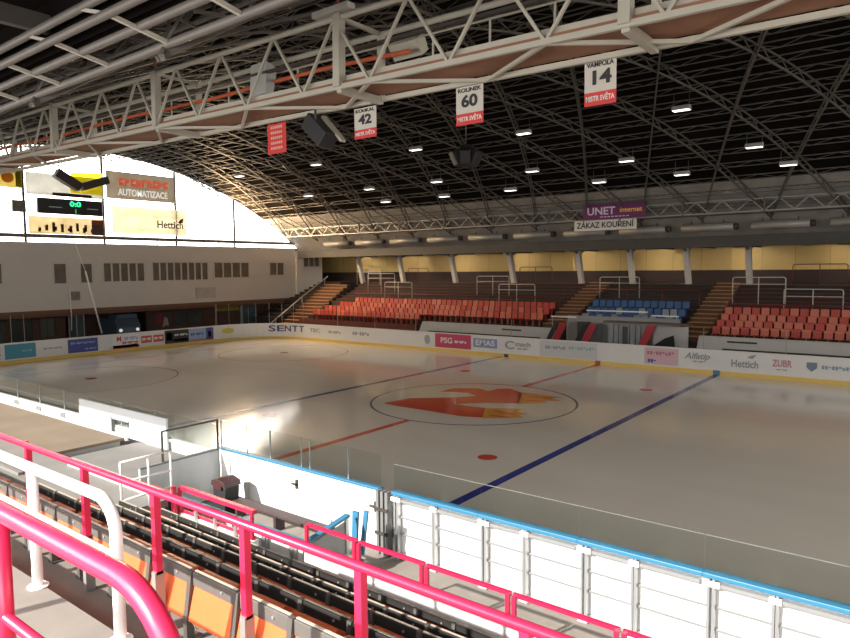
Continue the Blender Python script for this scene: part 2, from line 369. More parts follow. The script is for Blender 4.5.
# ice resurfacer parked in the opening
o = (-36.2, 3.3, -.04); t = Thing('ice_resurfacer', 'blue grey ice resurfacer with two headlamps parked in the dark opening of the end wall', 'vehicle', o)
rb = M('resurfacer_blue', (.07, .11, .17), .5)
t.part('body', MB().prism([(-35.2, .45), (-35.2, 1.5), (-35.6, 2.1), (-37.9, 2.1), (-37.9, .45)], 2.3, 4.3, 'y'), rb, bevel=.05)
t.part('snow_tank', MB().box(-36.9, -35.45, 2.45, 4.15, 2.1, 2.45), rb, bevel=.05)
for y in (2.6, 4.0):
    t.part('headlamp', MB().tube([(-35.25, y, 1.2), (-35.12, y, 1.2)], .13, 14), EM('headlamp_glow', (1, .95, .85), .45))
    for x in (-35.8, -37.4): t.part('wheel', MB().tube([(x, y-.15, .36), (x, y+.15, .36)], .4, 18), black)
t.part('front_panel', MB().box(-35.2, -35.17, 2.85, 3.75, .7, 1.4), M('resurfacer_panel', (.13, .18, .23), .5))

# ------------------------------------------------------------------ gable banners and scoreboard
xg = XE+.22
def banner(name, y0, y1, z0, z1, mat, label, x=xg):
    t = Thing(name, label, 'banner', (x, (y0+y1)/2, z0))
    s = t.part('sheet', MB().box(x-.02, x, y0, y1, z0, z1), mat)
    return t, s
tan = BACKLIT('translucent_grey', (0.413, 0.375, 0.320), .5)
t, s = banner('advert_banner', 1.75, 7.45, 11.5, 13.55, tan, 'grey brown banner high in the arched window reading AUTOMATIZACE')
t.text('AUTOMATIZACE', (xg+.02, 4.75, 12.02), .72, EM('letter_white', (.9, .9, .86), .45), PI/2, s, 4.2)
lb = MB()
for i in range(9):
    y = 2.75+.47*i; lb.box(xg, xg+.02, y, y+.17, 12.55, 13.15); lb.box(xg, xg+.02, y+.17, y+.40, 12.55+.22*(i % 3 == 1), 12.8+.1*(i % 2)); lb.box(xg, xg+.02, y+.2, y+.40, 12.92, 13.15-.08*(i % 2))
t.part('red_lettering', lb, EM('letter_red', (.75, .12, .06), .35), s)
t, s = banner('advert_banner', 2.1, 8.5, 8.85, 10.95, BACKLIT('translucent_cream', (0.653, 0.595, 0.480), .75), 'cream translucent banner reading Hettich below the AUTOMATIZACE banner')
t.text('Hettich', (xg+.02, 7.0, 9.65), .85, ink, PI/2, s, 2.35)
t.part('emblem', MB().poly([(xg+.02, 7.7, 9.85), (xg+.02, 8.15, 9.85), (xg+.02, 8.25, 10.3), (xg+.02, 7.9, 10.15)]), M('emblem_brown', (.25, .12, .05), .6), s)
t, s = banner('advert_banner', -3.95, 1.5, 11.35, 12.9, BACKLIT('translucent_silver', (0.627, 0.627, 0.605), .5), 'silver and yellow picture banner over the black scoreboard')
t.part('yellow_sheet', MB().poly([(xg+.01, -.9, 11.65), (xg+.01, 1.45, 11.65), (xg+.01, 1.45, 13.3), (xg+.01, -.8, 13.15), (xg+.01, -1.1, 12.4)]), BACKLIT('translucent_yellow', (0.806, 0.672, 0.022), .7), s)
t.part('red_strip', MB().box(xg, xg+.012, -2.2, .6, 11.35, 11.6), BACKLIT('translucent_rust', (.22, .10, .06), .6), s)
t, s = banner('advert_banner', -5.9, -4.2, 11.7, 13.1, BACKLIT('translucent_olive', (0.588, 0.510, 0.235), .55), 'small banner with an orange spot at the edge of the arched window')
t.part('orange_spot', MB().poly([(xg+.01, -5.1+.4*math.cos(i*PI/6), 12.4+.4*math.sin(i*PI/6)) for i in range(12)]), BACKLIT('translucent_orange', (.4, .16, .04), .7), s)
t.part('yellow_strip', MB().box(xg, xg+.012, -4.6, -4.22, 11.8, 13.0), MATS['translucent_yellow'], s)
t = Thing('scoreboard', 'long black scoreboard with green digits in front of the arched window', 'scoreboard', (xg, -1, 10.05))
s = t.part('case', MB().box(xg, xg+.25, -3.35, 1.25, 10.05, 11.15), blackp, bevel=.03)
t.text('0:0', (xg+.27, -.75, 10.8), .5, EM('led_green', (.03, 1, .35), 1.6), PI/2, s, .8, 'digits')
t.part('led_bar', MB().box(xg+.25, xg+.27, -.78, -.7, 10.15, 10.45), EM('led_dim', (.02, .5, .2), .6), s)
t.part('led_row', MB().box(xg+.25, xg+.27, -2.6, -1.7, 10.5, 10.56), EM('led_grey', (.2, .3, .25), .3), s)
t.part('led_row', MB().box(xg+.25, xg+.27, .1, .9, 10.5, 10.56), MATS['led_grey'], s)
t, s = banner('advert_banner', -3.9, 1.45, 8.6, 9.85, BACKLIT('translucent_tan', (0.586, 0.517, 0.380), .7), 'pale tan advert strip directly under the black scoreboard')
for i in range(11):
    y = -3.3+.36*i+.12*(i % 3); h = .3+.5*((i*7) % 5)/5
    t.part('picture_block', MB().box(xg, xg+.012, y, y+.2, 8.75+.1*(i % 2), 8.75+h), BACKLIT('translucent_block_%d' % i, random.choice([(.2, .12, .06), (.25, .19, .05), (.14, .10, .07)]), .6), s)
t.part('dark_block', MB().box(xg, xg+.015, .5, 1.42, 8.62, 9.4), M('block_brown', (.08, .05, .04), .7), s)
t.part('red_block', MB().box(xg, xg+.016, .5, 1.42, 9.4, 9.75), M('block_red', (.25, .04, .03), .7), s)
single('shot_clock', MB().box(xg, xg+.2, -4.95, -4.1, 10.05, 10.85), M('clock_grey', (.15, .15, .13), .6, 0, .6, 5), 'small grey square clock box beside the black scoreboard', 'clock')
# dark speaker brackets hanging before the gable
t = Thing('loudspeaker_cluster', 'pair of dark angled loudspeakers hanging before the silver and yellow banner', 'loudspeaker', (-30, -2.0, 11.3))
t.part('cabinet', MB().bar((-30, -4.0, 12.35), (-30, -2.5, 11.5), .55, .6), M('speaker_brown', (.05, .04, .035), .6), bevel=.03)
t.part('cabinet', MB().bar((-30, -2.4, 11.55), (-30, -.6, 12.2), .55, .5), MATS['speaker_brown'], bevel=.03)
t.part('hanger', MB().tube([(-30, -3.8, 12.3), (-30, -3.8, 14.7)], .03), darkgrey); t.part('hanger', MB().tube([(-30, -.8, 12.2), (-30, -.8, 14.85)], .03), darkgrey)

# ------------------------------------------------------------------ dasher boards, far side and end
def path(s):   # s along the inner face: up the end wall, round the far corner, along the far side
    L1 = YF-RF-(-6.); L2 = RF*PI/2
    if s < 0:
        a = -s/RN; return (XL+RN-RN*math.cos(a), -6.-RN*math.sin(a)), PI/2+a
    if s < L1: return (XL, -6.+s), PI/2
    if s < L1+L2:
        a = (s-L1)/RF; return (XL+RF-RF*math.cos(a), YF-RF+RF*math.sin(a)), PI/2-a
    return (XL+RF+s-L1-L2, YF), 0.
L1 = YF-RF+6.; L2 = RF*PI/2
def sx(x): return L1+L2+(x-(XL+RF))
def sy(y): return y+6.
def strip(pts, z0, z1, t0, t1):     # ribbon following points, offset outwards from t0 to t1
    b = MB()
    for i in range(len(pts)-1):
        q = []
        for j in (i, i+1):
            (x, y) = pts[j]; (xa, ya) = pts[max(j-1, 0)]; (xb, yb) = pts[min(j+1, len(pts)-1)]
            d = Vector((xb-xa, yb-ya)).normalized(); n = Vector((-d.y, d.x)); q.append((Vector((x, y))+n*t0, Vector((x, y))+n*t1))
        v = [q[0][0], q[1][0], q[1][1], q[0][1]]; m = len(b.v)
        b.v += [(p.x, p.y, z) for z in (z0, z1) for p in v]
        b.f += [tuple(m+k for k in f) for f in ((0, 3, 2, 1), (4, 5, 6, 7), (0, 1, 5, 4), (1, 2, 6, 5), (2, 3, 7, 6), (3, 0, 4, 7))]
    return b
end_pts = [(x, y) for x, y in arc(XL+RN, YN+RN, RN, 225, 180, 8)] + [(XL, YF-RF)]
cor_pts = arc(XL+RF, YF-RF, RF, 180, 90, 14)
far_pts = [(XL+RF+(XR-RF-(XL+RF))*i/26, YF) for i in range(27)]
boards = {}
for nm, pts, lab in (('end', end_pts, 'white rink board with adverts under the scoreboard end wall'), ('corner', cor_pts, 'curved white corner rink board with large grey blue letters'), ('far', far_pts, 'long white rink board below the red and blue seats')):
    mx, my = pts[len(pts)//2]
    t = Thing('rink_board', lab, 'rink board', (mx, my, 0)); boards[nm] = t
    t.face = t.part('board_face', strip(pts, .22, 1.3, 0, .12), boardw); t.part('kick_strip', strip(pts, 0.0, .22, -.03, .12), yellowkick)
    t.part('top_cap', strip(pts, 1.3, 1.34, -.02, .14), M('cap_white', (.74, .74, .73), .4))
    t.part('glass_shield', strip(pts, 1.34, 2.5 if nm == 'far' else 3.1, .05, .06), glassf)
    n = len(pts)
    for i in range(0, n, 2 if nm != 'end' else 1):
        x, y = pts[i]
        t.part('shield_post', MB().bar((x-(.06 if nm == 'end' else 0), y+(.06 if nm != 'end' else 0), 1.34), (x-(.06 if nm == 'end' else 0), y+(.06 if nm != 'end' else 0), 2.5 if nm == 'far' else 3.1), .025), M('post_grey', (.35, .34, .33), .5))
def adv(nm, s0, s1, mat, z0=.3, z1=1.24):
    t = boards[nm]; (xa, ya), ra = path(s0); (xb, yb), rb = path(s1)
    n = Vector((math.sin(ra), -math.cos(ra)))*.012
    b = MB(); v = [(xa, ya), (xb, yb)]
    b.poly([(xa+n.x, ya+n.y, z0), (xb+n.x, yb+n.y, z0), (xb+n.x, yb+n.y, z1), (xa+n.x, ya+n.y, z1)])
    return t.part('advert_panel', b, mat, t.face)
def atext(nm, body, s, z, size, mat, w=None, parent=None, shear=0):
    t = boards[nm]; (x, y), r = path(s); n = Vector((math.sin(r), -math.cos(r)))*.026
    return t.text(body, (x+n.x, y+n.y, z), size, mat, r, parent or t.face, w, 'lettering', shear)
def ascr(nm, s0, s1, z0, z1, mat, n=8, parent=None):   # a row of letter-like blocks too small to read
    t = boards[nm]; b = MB(); w = (s1-s0)/n
    for i in range(n):
        a = s0+w*i; (x, y), r = path(a); (x2, y2), r2 = path(a+w*.78); d = Vector((math.sin(r), -math.cos(r)))*.022
        zz = z0+(z1-z0)*(.45 if (i*5) % 3 == 1 else 0); zt = z1-(z1-z0)*(.25 if i % 4 == 2 else 0)
        b.poly([(x+d.x, y+d.y, zz), (x2+d.x, y2+d.y, zz), (x2+d.x, y2+d.y, zt), (x+d.x, y+d.y, zt)])
    return t.part('lettering', b, mat, parent or t.face)
A = lambda n, c: M('ad_'+n, c, .4, 0, .05)
cy, nv, rd, bk, mg = A('cyan', (.06, .27, .38)), A('blue', (.06, .08, .30)), A('red', (.55, .08, .07)), A('black', (.03, .03, .035)), A('magenta', (.50, .06, .13))
lb, wt = A('lightblue', (.30, .42, .62)), A('white', (.74, .74, .74))
adv('end', sy(-7.28), sy(-6.3), cy); p = adv('end', sy(-6.3), sy(-5.38), cy); ascr('end', sy(-6.2), sy(-5.6), .72, .82, lb, 5, p)
ascr('end', sy(-8.0), sy(-7.5), .5, .75, nv, 3)
ascr('end', sy(-4.9), sy(-3.7), .70, .82, greyink, 11)
p = adv('end', sy(-3.34), sy(-1.29), nv, .28, 1.22); ascr('end', sy(-3.15), sy(-1.45), .88, 1.0, lb, 12, p); ascr('end', sy(-2.2), sy(-1.4), .45, .55, lb, 7, p)
p = adv('end', sy(-.21), sy(1.76), wt); atext('end', 'M', sy(.25), .95, .5, rd, None, p); ascr('end', sy(.65), sy(1.7), .85, 1.08, lb, 7, p)
q = adv('end', sy(-.21), sy(1.76), rd, .24, .5); ascr('end', sy(.5), sy(1.7), .56, .74, rd, 8, p)
for a in (1.95, 2.92): p = adv('end', sy(a), sy(a+.85), rd, .5, 1.02); ascr('end', sy(a+.08), sy(a+.78), .68, .88, wt, 5, p)
p = adv('end', sy(3.86), sy(5.93), bk, .24, 1.26); ascr('end', sy(4.7), sy(5.85), .8, .95, wt, 7, p)
adv('end', sy(4.0), sy(4.5), wt, .5, 1.1); adv('end', sy(4.6), sy(5.9), nv, .38, .55)
p = adv('end', sy(5.95), sy(7.5), lb, .3, 1.24); ascr('end', sy(6.1), sy(7.3), .7, .9, nv, 7, p)
p = adv('end', sy(7.5), sy(8.2), nv, .3, 1.24); adv('end', sy(7.7), sy(8.0), wt, .5, .95); adv('end', sy(5.95), sy(8.2), rd, .24, .34)
b = MB(); t = boards['end']
yel = A('yellow', (.55, .50, .05)); c0 = L1+1.05
(x, y), r = path(c0); dd = Vector((math.cos(r), math.sin(r))); nn = Vector((math.sin(r), -math.cos(r)))*.03
t = boards['corner']
t.part('oval_emblem', MB().poly([(x+nn.x+dd.x*.55*math.cos(a*PI/12), y+nn.y+dd.y*.55*math.cos(a*PI/12), .85+.22*math.sin(a*PI/12)) for a in range(24)]), yel, t.face)
for i, ch in enumerate('SENTT'):
    atext('corner', ch, L1+4.75+.72*i, .88, .72, navy, .62)
atext('far', 'TEC', sx(-24.6), .85, .42, greyink, 1.2); ascr('far', sx(-23.0), sx(-21.6), .72, .92, greyink, 7)
ascr('far', sx(-20.3), sx(-18.5), .72, .98, greyink, 7)
t = boards['far']
t.part('round_emblem', MB().poly([(-12.9+.26*math.cos(a*PI/10), YF-.02, .8+.34*math.sin(a*PI/10)) for a in range(20)]), A('emblem_grey', (.35, .34, .38)), t.face)
p = adv('far', sx(-12.2), sx(-9.14), mg, .3, 1.28); atext('far', 'PSG', sx(-11.2), .8, .55, wt, 1.0, p); ascr('far', sx(-10.5), sx(-9.5), .68, .85, wt, 7, p)
p = adv('far', sx(-8.95), sx(-7.05), A('emas_blue', (.22, .30, .52)), .5, 1.12); atext('far', 'EMAS', sx(-8.0), .81, .5, wt, 1.5, p)
atext('far', 'C', sx(-6.1), .78, .75, greyink, .7); atext('far', 'mach', sx(-5.1), .9, .42, greyink, 1.1); ascr('far', sx(-5.5), sx(-4.7), .55, .66, greyink, 6)
p = adv('far', sx(-3.9), sx(-.05), A('pale', (.55, .57, .58)), .26, 1.26); ascr('far', sx(-3.5), sx(-2.1), .75, .95, greyink, 8, p); ascr('far', sx(-1.9), sx(-.2), .8, 1.0, A('teal_grey', (.30, .42, .46)), 9, p)
p = adv('far', sx(2.8), sx(4.7), A('pink', (.62, .42, .47)), .3, 1.25); ascr('far', sx(2.95), sx(4.5), .85, 1.05, A('rose', (.45, .16, .25)), 9, p); ascr('far', sx(3.0), sx(3.5), .4, .6, nv, 3, p)
atext('far', 'Alfatip', sx(5.7), .93, .46, greyink, 1.35, None, .3); ascr('far', sx(5.5), sx(6.1), .6, .68, greyink, 6)
atext('far', 'Hettich', sx(8.1), .68, .55, greyink, 1.3); t.part('emblem', MB().poly([(8.2, YF-.02, 1.02), (8.5, YF-.02, 1.0), (8.65, YF-.02, 1.22), (8.35, YF-.02, 1.14)]), greyink, t.face)
atext('far', 'ZUBR', sx(9.85), .84, .5, A('rose2', (.48, .22, .28)), .9, None); ascr('far', sx(9.6), sx(10.1), .5, .57, greyink, 5)
t.part('shield_emblem', MB().poly([(10.95, YF-.02, 1.02), (11.4, YF-.02, 1.02), (11.4, YF-.02, .75), (11.17, YF-.02, .55), (10.95, YF-.02, .75)]), A('shield_blue', (.16, .2, .3)), t.face); ascr('far', sx(11.6), sx(12.9), .72, .9, A('teal2', (.25, .34, .42)), 9)
t.part('red_marker', MB().box(-.16, .16, YF-.05, YF, 0, .24), M('marker_rust', (.35, .10, .05), .5)); t.part('blue_marker', MB().box(6.55, 6.9, YF-.05, YF, 0, .24), M('marker_teal', (.08, .22, .30), .5)); t.part('grey_marker', MB().box(-6.5, -6.2, YF-.05, YF, 0, .2), darkgrey)

# ------------------------------------------------------------------ far stand
st = MB()
def step_prof(steps, ybk):   # steps: (y_front, z) ascending
    pr = [(steps[0][0], -.04)]
    for i, (y, z) in enumerate(steps):
        pr.append((y, z)); pr.append((steps[i+1][0] if i+1 < len(steps) else ybk, z))
    pr.append((ybk, -.04)); return pr
red_rows = [(15.4, 1.55), (16.3, 1.85), (17.2, 2.15), (18.1, 2.5)]
upper = [(19.2+.62*i, 2.95+.235*i) for i in range(8)]
prof = step_prof(red_rows+upper, 27.4)
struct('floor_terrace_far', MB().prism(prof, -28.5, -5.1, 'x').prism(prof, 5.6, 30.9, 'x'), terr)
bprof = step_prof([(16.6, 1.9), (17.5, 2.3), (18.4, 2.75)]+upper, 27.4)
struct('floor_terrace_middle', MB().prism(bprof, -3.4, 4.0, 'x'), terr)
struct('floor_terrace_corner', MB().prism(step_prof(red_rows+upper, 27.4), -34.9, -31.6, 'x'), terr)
for i, (y, z) in enumerate(upper):
    struct('trim_%d' % (i+1), MB().box(-28.5, -5.1, y-.01, y+.03, z-.04, z+.004).box(5.6, 16, y-.01, y+.03, z-.04, z+.004), terrr)
def stairs(x0, x1, ya, za, yb, zb, n, label, base=-.04):
    t = Thing('staircase', label, 'stairs', ((x0+x1)/2, ya, base))
    for i in range(n):
        y0 = ya+(yb-ya)*i/n; y1 = ya+(yb-ya)*(i+1)/n; z = za+(zb-za)*(i+1)/n
        t.part('riser', MB().box(x0, x1, y0, y1, z-(zb-za)/n*1.6, z-.04), M('riser_dark', (.09, .045, .025), .8))
        t.part('tread', MB().box(x0, x1, y0-.05, y1, z-.04, z), wood, bevel=.01)
    t.part('stringer', MB().prism([(ya, base), (yb, base), (yb, zb-.35), (ya, za-.1)], x0+.02, x1-.02, 'x'), terr)
    return t
stairs(-5.1, -3.45, 16.2, 1.9, 24.2, 4.7, 13, 'wooden stair flight between the long red seat block and the blue seats')
stairs(4.05, 5.55, 15.4, 1.6, 24.2, 4.7, 14, 'wooden stair flight between the blue seats and the short red seat block')
stairs(-31.6, -28.55, 15.2, .5, 21.8, 4.4, 14, 'wide dim stair flight climbing beside the white end wall')
# columns
for i, x in enumerate((-28.9, -23.7, -17.75, -11.88, -5.87, -1.85, 2.13, 6.05, 12.0)):
    t = Thing('column', 'pale square leaning column, %s from the white end wall, under the yellow back wall' % ordi(i+1), 'column', (x, 24, 4.6), 'leaning roof columns of the far stand')
    b = MB(); b.bar((x, 24, 4.5), (x, 23.2, 7.28), .34, .38); t.part('shaft', b, M('column_paint', (.60, .58, .54), .6))
    t.part('bracket', MB().prism([(23.4, 6.75), (22.0, 7.28), (24.8, 7.28)], x-.08, x+.08, 'x'), greyp)
for i in range(8):
    x = -31+6.1*i
    t = Thing('strip_light', 'lit strip lamp under the far stand roof, %s from the white end wall' % ordi(i+1), 'light', (x, 25.4, 7.2), 'strip lamps of the far stand')
    t.part('tube', MB().box(x-.75, x+.75, 25.35, 25.45, 7.20, 7.24), EM('tube_glow', (1, .93, .8), 60)); t.part('housing', MB().box(x-.8, x+.8, 25.16, 25.48, 7.24, 7.28), greyp); t.part('shade', MB().box(x-.85, x+.85, 25.12, 25.16, 7.1, 7.28).box(x-.85, x-.81, 25.12, 25.48, 7.12, 7.28).box(x+.81, x+.85, 25.12, 25.48, 7.12, 7.28), M('shade_grey', (.08, .075, .07), .7))  # front shade added to keep the tube's reflection off the ice
# front wall of the stand
wallf = M('stand_wall_paint', (.62, .61, .59), .6, 0, .05)
for x0, x1, lab in ((-15.3, -3.6, 'low white stand wall in front of the long red seat block'), (5.1, 30.8, 'low white stand wall in front of the short red seat block')):
    t = Thing('stand_wall', lab, 'wall', ((x0+x1)/2, 15.0, 0))
    sl = .9
    t.part('wall_face', MB().prism([(x0, -.04), (x1, -.04), (x1, 1.93), (x0+sl, 1.93)] if x0 < 0 else [(x0, -.04), (x1, -.04), (x1, 1.93), (x0+.3, 1.93)], 14.85, 15.1, 'y'), wallf)
    t.part('ledge', MB().box(x0+1.6, x1 if x0 > 0 else x1-1.0, 14.6, 14.85, 1.0, 1.28), black)
    for xx in ((-7.5,) if x0 < 0 else (6.9,)): t.part('vent', MB().box(xx, xx+1.5, 14.83, 14.86, 1.62, 1.72), darkgrey)
struct('wall_stand_front', MB().box(-28.5, -15.3, 15.2, 15.38, -.04, 1.6), terrr)

def seat_mesh(name, mat):
    b = MB(); w = .205
    b.prism([(.0, .42), (.03, .405), (.10, .42), (.40, .44), (.41, .47), (.06, .46)], -w, w, 'x')      # pan, toward -y is front: mirrored below
    b.prism([(.0, .44), (.05, .43), (.0, .86), (-.04, .88), (-.06, .86)], -w, w, 'x')
    b.box(-.03, .03, -.02, .2, 0, .42)
    b.v = [(x, -y, z) for x, y, z in b.v]
    me = build(name, b, mat)
    return me
def seat_rows(name, spec, colour, where, group, start, step, vary):
    protos = [None, None]; 
    for r, (y, z, x0, x1) in enumerate(spec):
        n = int(abs(x1-x0)/step)
        for i in range(n):
            x = x0+(i+.5)*step*(1 if x1 > x0 else -1); 
            if vary[1] and random.random() < vary[2][r]: k = 1
            else: k = 0
            if protos[k] is None:
                o = seat_mesh(name, vary[k]); protos[k] = o; o['category'] = 'seat'; o['group'] = group
            else: o = protos[k].copy(); C.objects.link(o)
            o.location = (x, y, z)
            o['label'] = '%s seat, %s row of %s, %s from %s' % ((colour[k]), ('front', 'second', 'third', 'top')[r] if len(spec) == 4 else ('front', 'middle', 'top')[r], where, ordi(i+1), start)
rr = lambda a, b: [(15.95, 1.55, a, b), (16.85, 1.85, a, b), (17.75, 2.15, a, b), (18.65, 2.5, a, b)]
L = rr(-5.4, -26.4); L = [(15.95, 1.55, -15.5, -27.6), (16.85, 1.85, -5.4, -27.2), (17.75, 2.15, -5.4, -26.2), (18.65, 2.5, -5.4, -25.2)]
seat_rows('stadium_seat', L, ('red', 'pale red'), 'the long red block', 'seats of the long red block', 'the stairs', .5, (redseat, paleseat, (.5, .55, .45, .25)))
seat_rows('stadium_seat', [(a, b, 5.8, 14.3) for a, b, _, _ in rr(0, 0)], ('red', 'pale red'), 'the short red block', 'seats of the short red block', 'the stairs', .5, (redseat, paleseat, (.8, .75, .6, .5)))
seat_rows('stadium_seat', [(17.25, 1.9, 3.7, -3.2), (18.15, 2.3, 3.7, -3.2), (19.0, 2.75, 3.7, -3.2)], ('blue', 'pale blue'), 'the blue block', 'seats of the blue block', 'the short red block', .5, (blueseat, greyseat, (.55, .35, .12)))

def barrier(x0, x1, y, z0, z1, mat, label, group, mids=True, r=.03):
    t = Thing('crush_barrier', label, 'barrier', ((x0+x1)/2, y, z0), group)
    q = .12
    t.part('hoop', MB().tube([(x0, y, z0), (x0, y, z1-q), (x0+q*.3, y, z1-q*.3), (x0+q, y, z1), (x1-q, y, z1), (x1-q*.3, y, z1-q*.3), (x1, y, z1-q), (x1, y, z0)], r, 8), mat)
    t.part('centre_post', MB().tube([((x0+x1)/2, y, z0), ((x0+x1)/2, y, z1)], r*.9, 8), mat)
    if mids: t.part('mid_rail', MB().tube([(x0, y, z1-.42), (x1, y, z1-.42)], r*.8, 8), mat)
def tz(y):
    z = 2.5
    for a, b in upper:
        if y >= a-.01: z = b
    return z
for i, (x0, x1, y, z1) in enumerate(((-29.1, -26.1, 23.35, 6.0), (-26.05, -22.8, 21.6, 5.45), (-22.45, -19.4, 19.85, 4.72), (-13.93, -10.91, 21.55, 5.2), (-10.58, -7.5, 19.5, 4.62), (-3.27, -.4, 21.35, 5.13), (5.7, 8.68, 20.95, 5.12), (8.85, 11.8, 19.5, 4.46))):
    w = ('topmost of the three beside the white end wall', 'middle of the three beside the white end wall', 'lowest of the three beside the white end wall', 'upper of two above the long red block', 'lower of two above the long red block', 'standing above the blue seats', 'upper of two above the short red block', 'lower of two above the short red block')[i]
    barrier(x0, x1, y, tz(y), z1, M('barrier_white', (.52, .51, .48), .4), 'white tubular crush barrier, '+w, 'white crush barriers of the far stand')
for i, (x0, x1) in enumerate(((-24.0, -21.6), (-11.9, -8.93), (8.4, 11.45))):
    barrier(x0, x1, 25, 4.6, 5.9, darkred, 'dark red crush barrier against the yellow wall, '+('above the white end wall corner', 'above the long red block near the stairs', 'above the short red block')[i], 'dark red crush barriers on the top terrace', False)
for x0, x1, z1, lab in ((-25.5, -5.4, 3.75, 'thin dark red rail behind the long red seat block'), (5.7, 15, 3.55, 'thin dark red rail behind the short red seat block')):
    t = Thing('guard_rail', lab, 'railing', ((x0+x1)/2, 19.3, 2.95))
    t.part('rail', MB().tube([(x0, 19.3, z1), (x1, 19.3, z1)], .03, 8), darkred)
    n = int((x1-x0)/2.0)
    for i in range(n+1): t.part('post', MB().tube([(x0+(x1-x0)*i/n, 19.3, 2.95), (x0+(x1-x0)*i/n, 19.3, z1)], .025, 8), darkred)
t = Thing('guard_rail', 'dark red rail with thin posts on the terrace above the blue seats', 'railing', (.5, 20.3, 3.1))
t.part('rail', MB().tube([(-3.2, 20.3, 4.3), (3.9, 20.3, 4.3)], .03, 8), darkred)
for i in range(4): t.part('post', MB().tube([(-3.2+2.36*i, 20.3, 3.2), (-3.2+2.36*i, 20.3, 4.3)], .025, 8), darkred)
t = Thing('stair_rail', 'grey handrail sloping up the dim stairs beside the white end wall', 'railing', (-31.7, 15, .5))
t.part('handrail', MB().tube([(-31.7, 14.6, 1.0), (-31.7, 18.5, 3.3), (-31.7, 21.9, 5.2)], .05, 8), alu)
for y, za, zb in ((15.3, .6, 1.4), (18.5, 2.4, 3.3), (21.5, 4.2, 5.0)): t.part('post', MB().tube([(-31.7, y, za), (-31.7, y, zb)], .035, 8), alu)

# far benches with slanted side panels
def far_bench(x0, x1, lab):
    t = Thing('bench_enclosure', lab, 'bench enclosure', ((x0+x1)/2, 14.6, 0))
    for x, m in ((x0, red), (x1, red)):
        t.part('side_panel', MB().prism([(x-.35, 1.1), (x+.15, 1.1), (x+.75, 2.35), (x+.25, 2.35)], 14.55, 14.62, 'y'), M('bench_red', (.50, .03, .05), .5))
        t.part('dark_panel', MB().prism([(x-.75, 1.1), (x-.4, 1.1), (x+.2, 2.35), (x-.1, 2.35)], 14.5, 14.56, 'y'), blackp)
    t.part('back_wall', MB().box(x0, x1+.4, 16.0, 16.1, 0, 2.3), greyp)
    t.part('bench_seat', MB().box(x0+.3, x1, 15.5, 15.9, .75, .82), darkred)
    for x in (x0+.5, x1-.4): t.part('seat_leg', MB().box(x, x+.08, 15.55, 15.85, -.04, .75), darkgrey)
    return t
t = far_bench(-3.3, -1.3, 'team bench enclosure with two slanted red and black panels by the long red block')
t.part('cabinet', MB().box(-2.2, -1.55, 15.3, 15.9, -.04, 2.35), M('cabinet_dark', (.06, .065, .065), .5))
t = Thing('penalty_box', 'grey panelled timekeeper box at the rink side below the blue seats', 'booth', (1.2, 15, 0))
for i in range(7): t.part('wall_panel', MB().box(.1+.34*i, .38+.34*i, 14.8, 14.9, -.04, 2.35), M('box_panel', (.33, .36, .38), .5, 0, .25, 2))
t.part('door', MB().box(1.0, 1.3, 14.74, 14.8, -.04, 2.25), M('box_door', (.07, .08, .09), .5)); t.part('roof_edge', MB().box(-.2, 4.9, 14.66, 15.3, 2.45, 2.55), M('box_roof', (.12, .085, .07), .6)); t.part('upper_wall', MB().box(-3.3, 3.9, 16.2, 16.4, -.04, 2.7), greyp)
t = Thing('bench_enclosure', 'bench enclosure with one slanted red panel and a black tarp below the blue seats', 'bench enclosure', (3.4, 14.6, 0))
t.part('side_panel', MB().prism([(2.0, 1.15), (2.5, 1.15), (3.05, 2.4), (2.55, 2.4)], 14.55, 14.62, 'y'), MATS['bench_red']); t.part('tarp', MB().prism([(2.6, 1.0), (4.2, 1.0), (4.1, 1.9), (3.6, 1.7)], 14.5, 14.56, 'y'), black)
t.part('bench_seat', MB().box(2.6, 3.9, 15.5, 15.9, .75, .82), darkred)
for x in (2.8, 3.7): t.part('seat_leg', MB().box(x, x+.08, 15.55, 15.85, -.04, .75), darkgrey)
t.part('white_board', MB().box(2.7, 4.7, 15.2, 15.3, -.04, 2.35), wallf)
for x0, x1, y, z, lab in ((-4.4, -2.6, 16.02, 2.6, 'short white handrail at the foot of the stairs beside the long red block'), (-2.1, 1.9, 16.5, 3.05, 'long white handrail in front of the blue seats'), (2.3, 3.9, 16.05, 2.88, 'white handrail before the grey blue seats near the short red block')):
    t = Thing('hand_rail', lab, 'railing', ((x0+x1)/2, y, 1))
    t.part('rail', MB().bar((x0, y, z), (x1, y, z), .06, .08), whitep)
    for x in (x0+.1, x1-.1): t.part('post', MB().bar((x, y, .0), (x, y, z), .05), greyp)

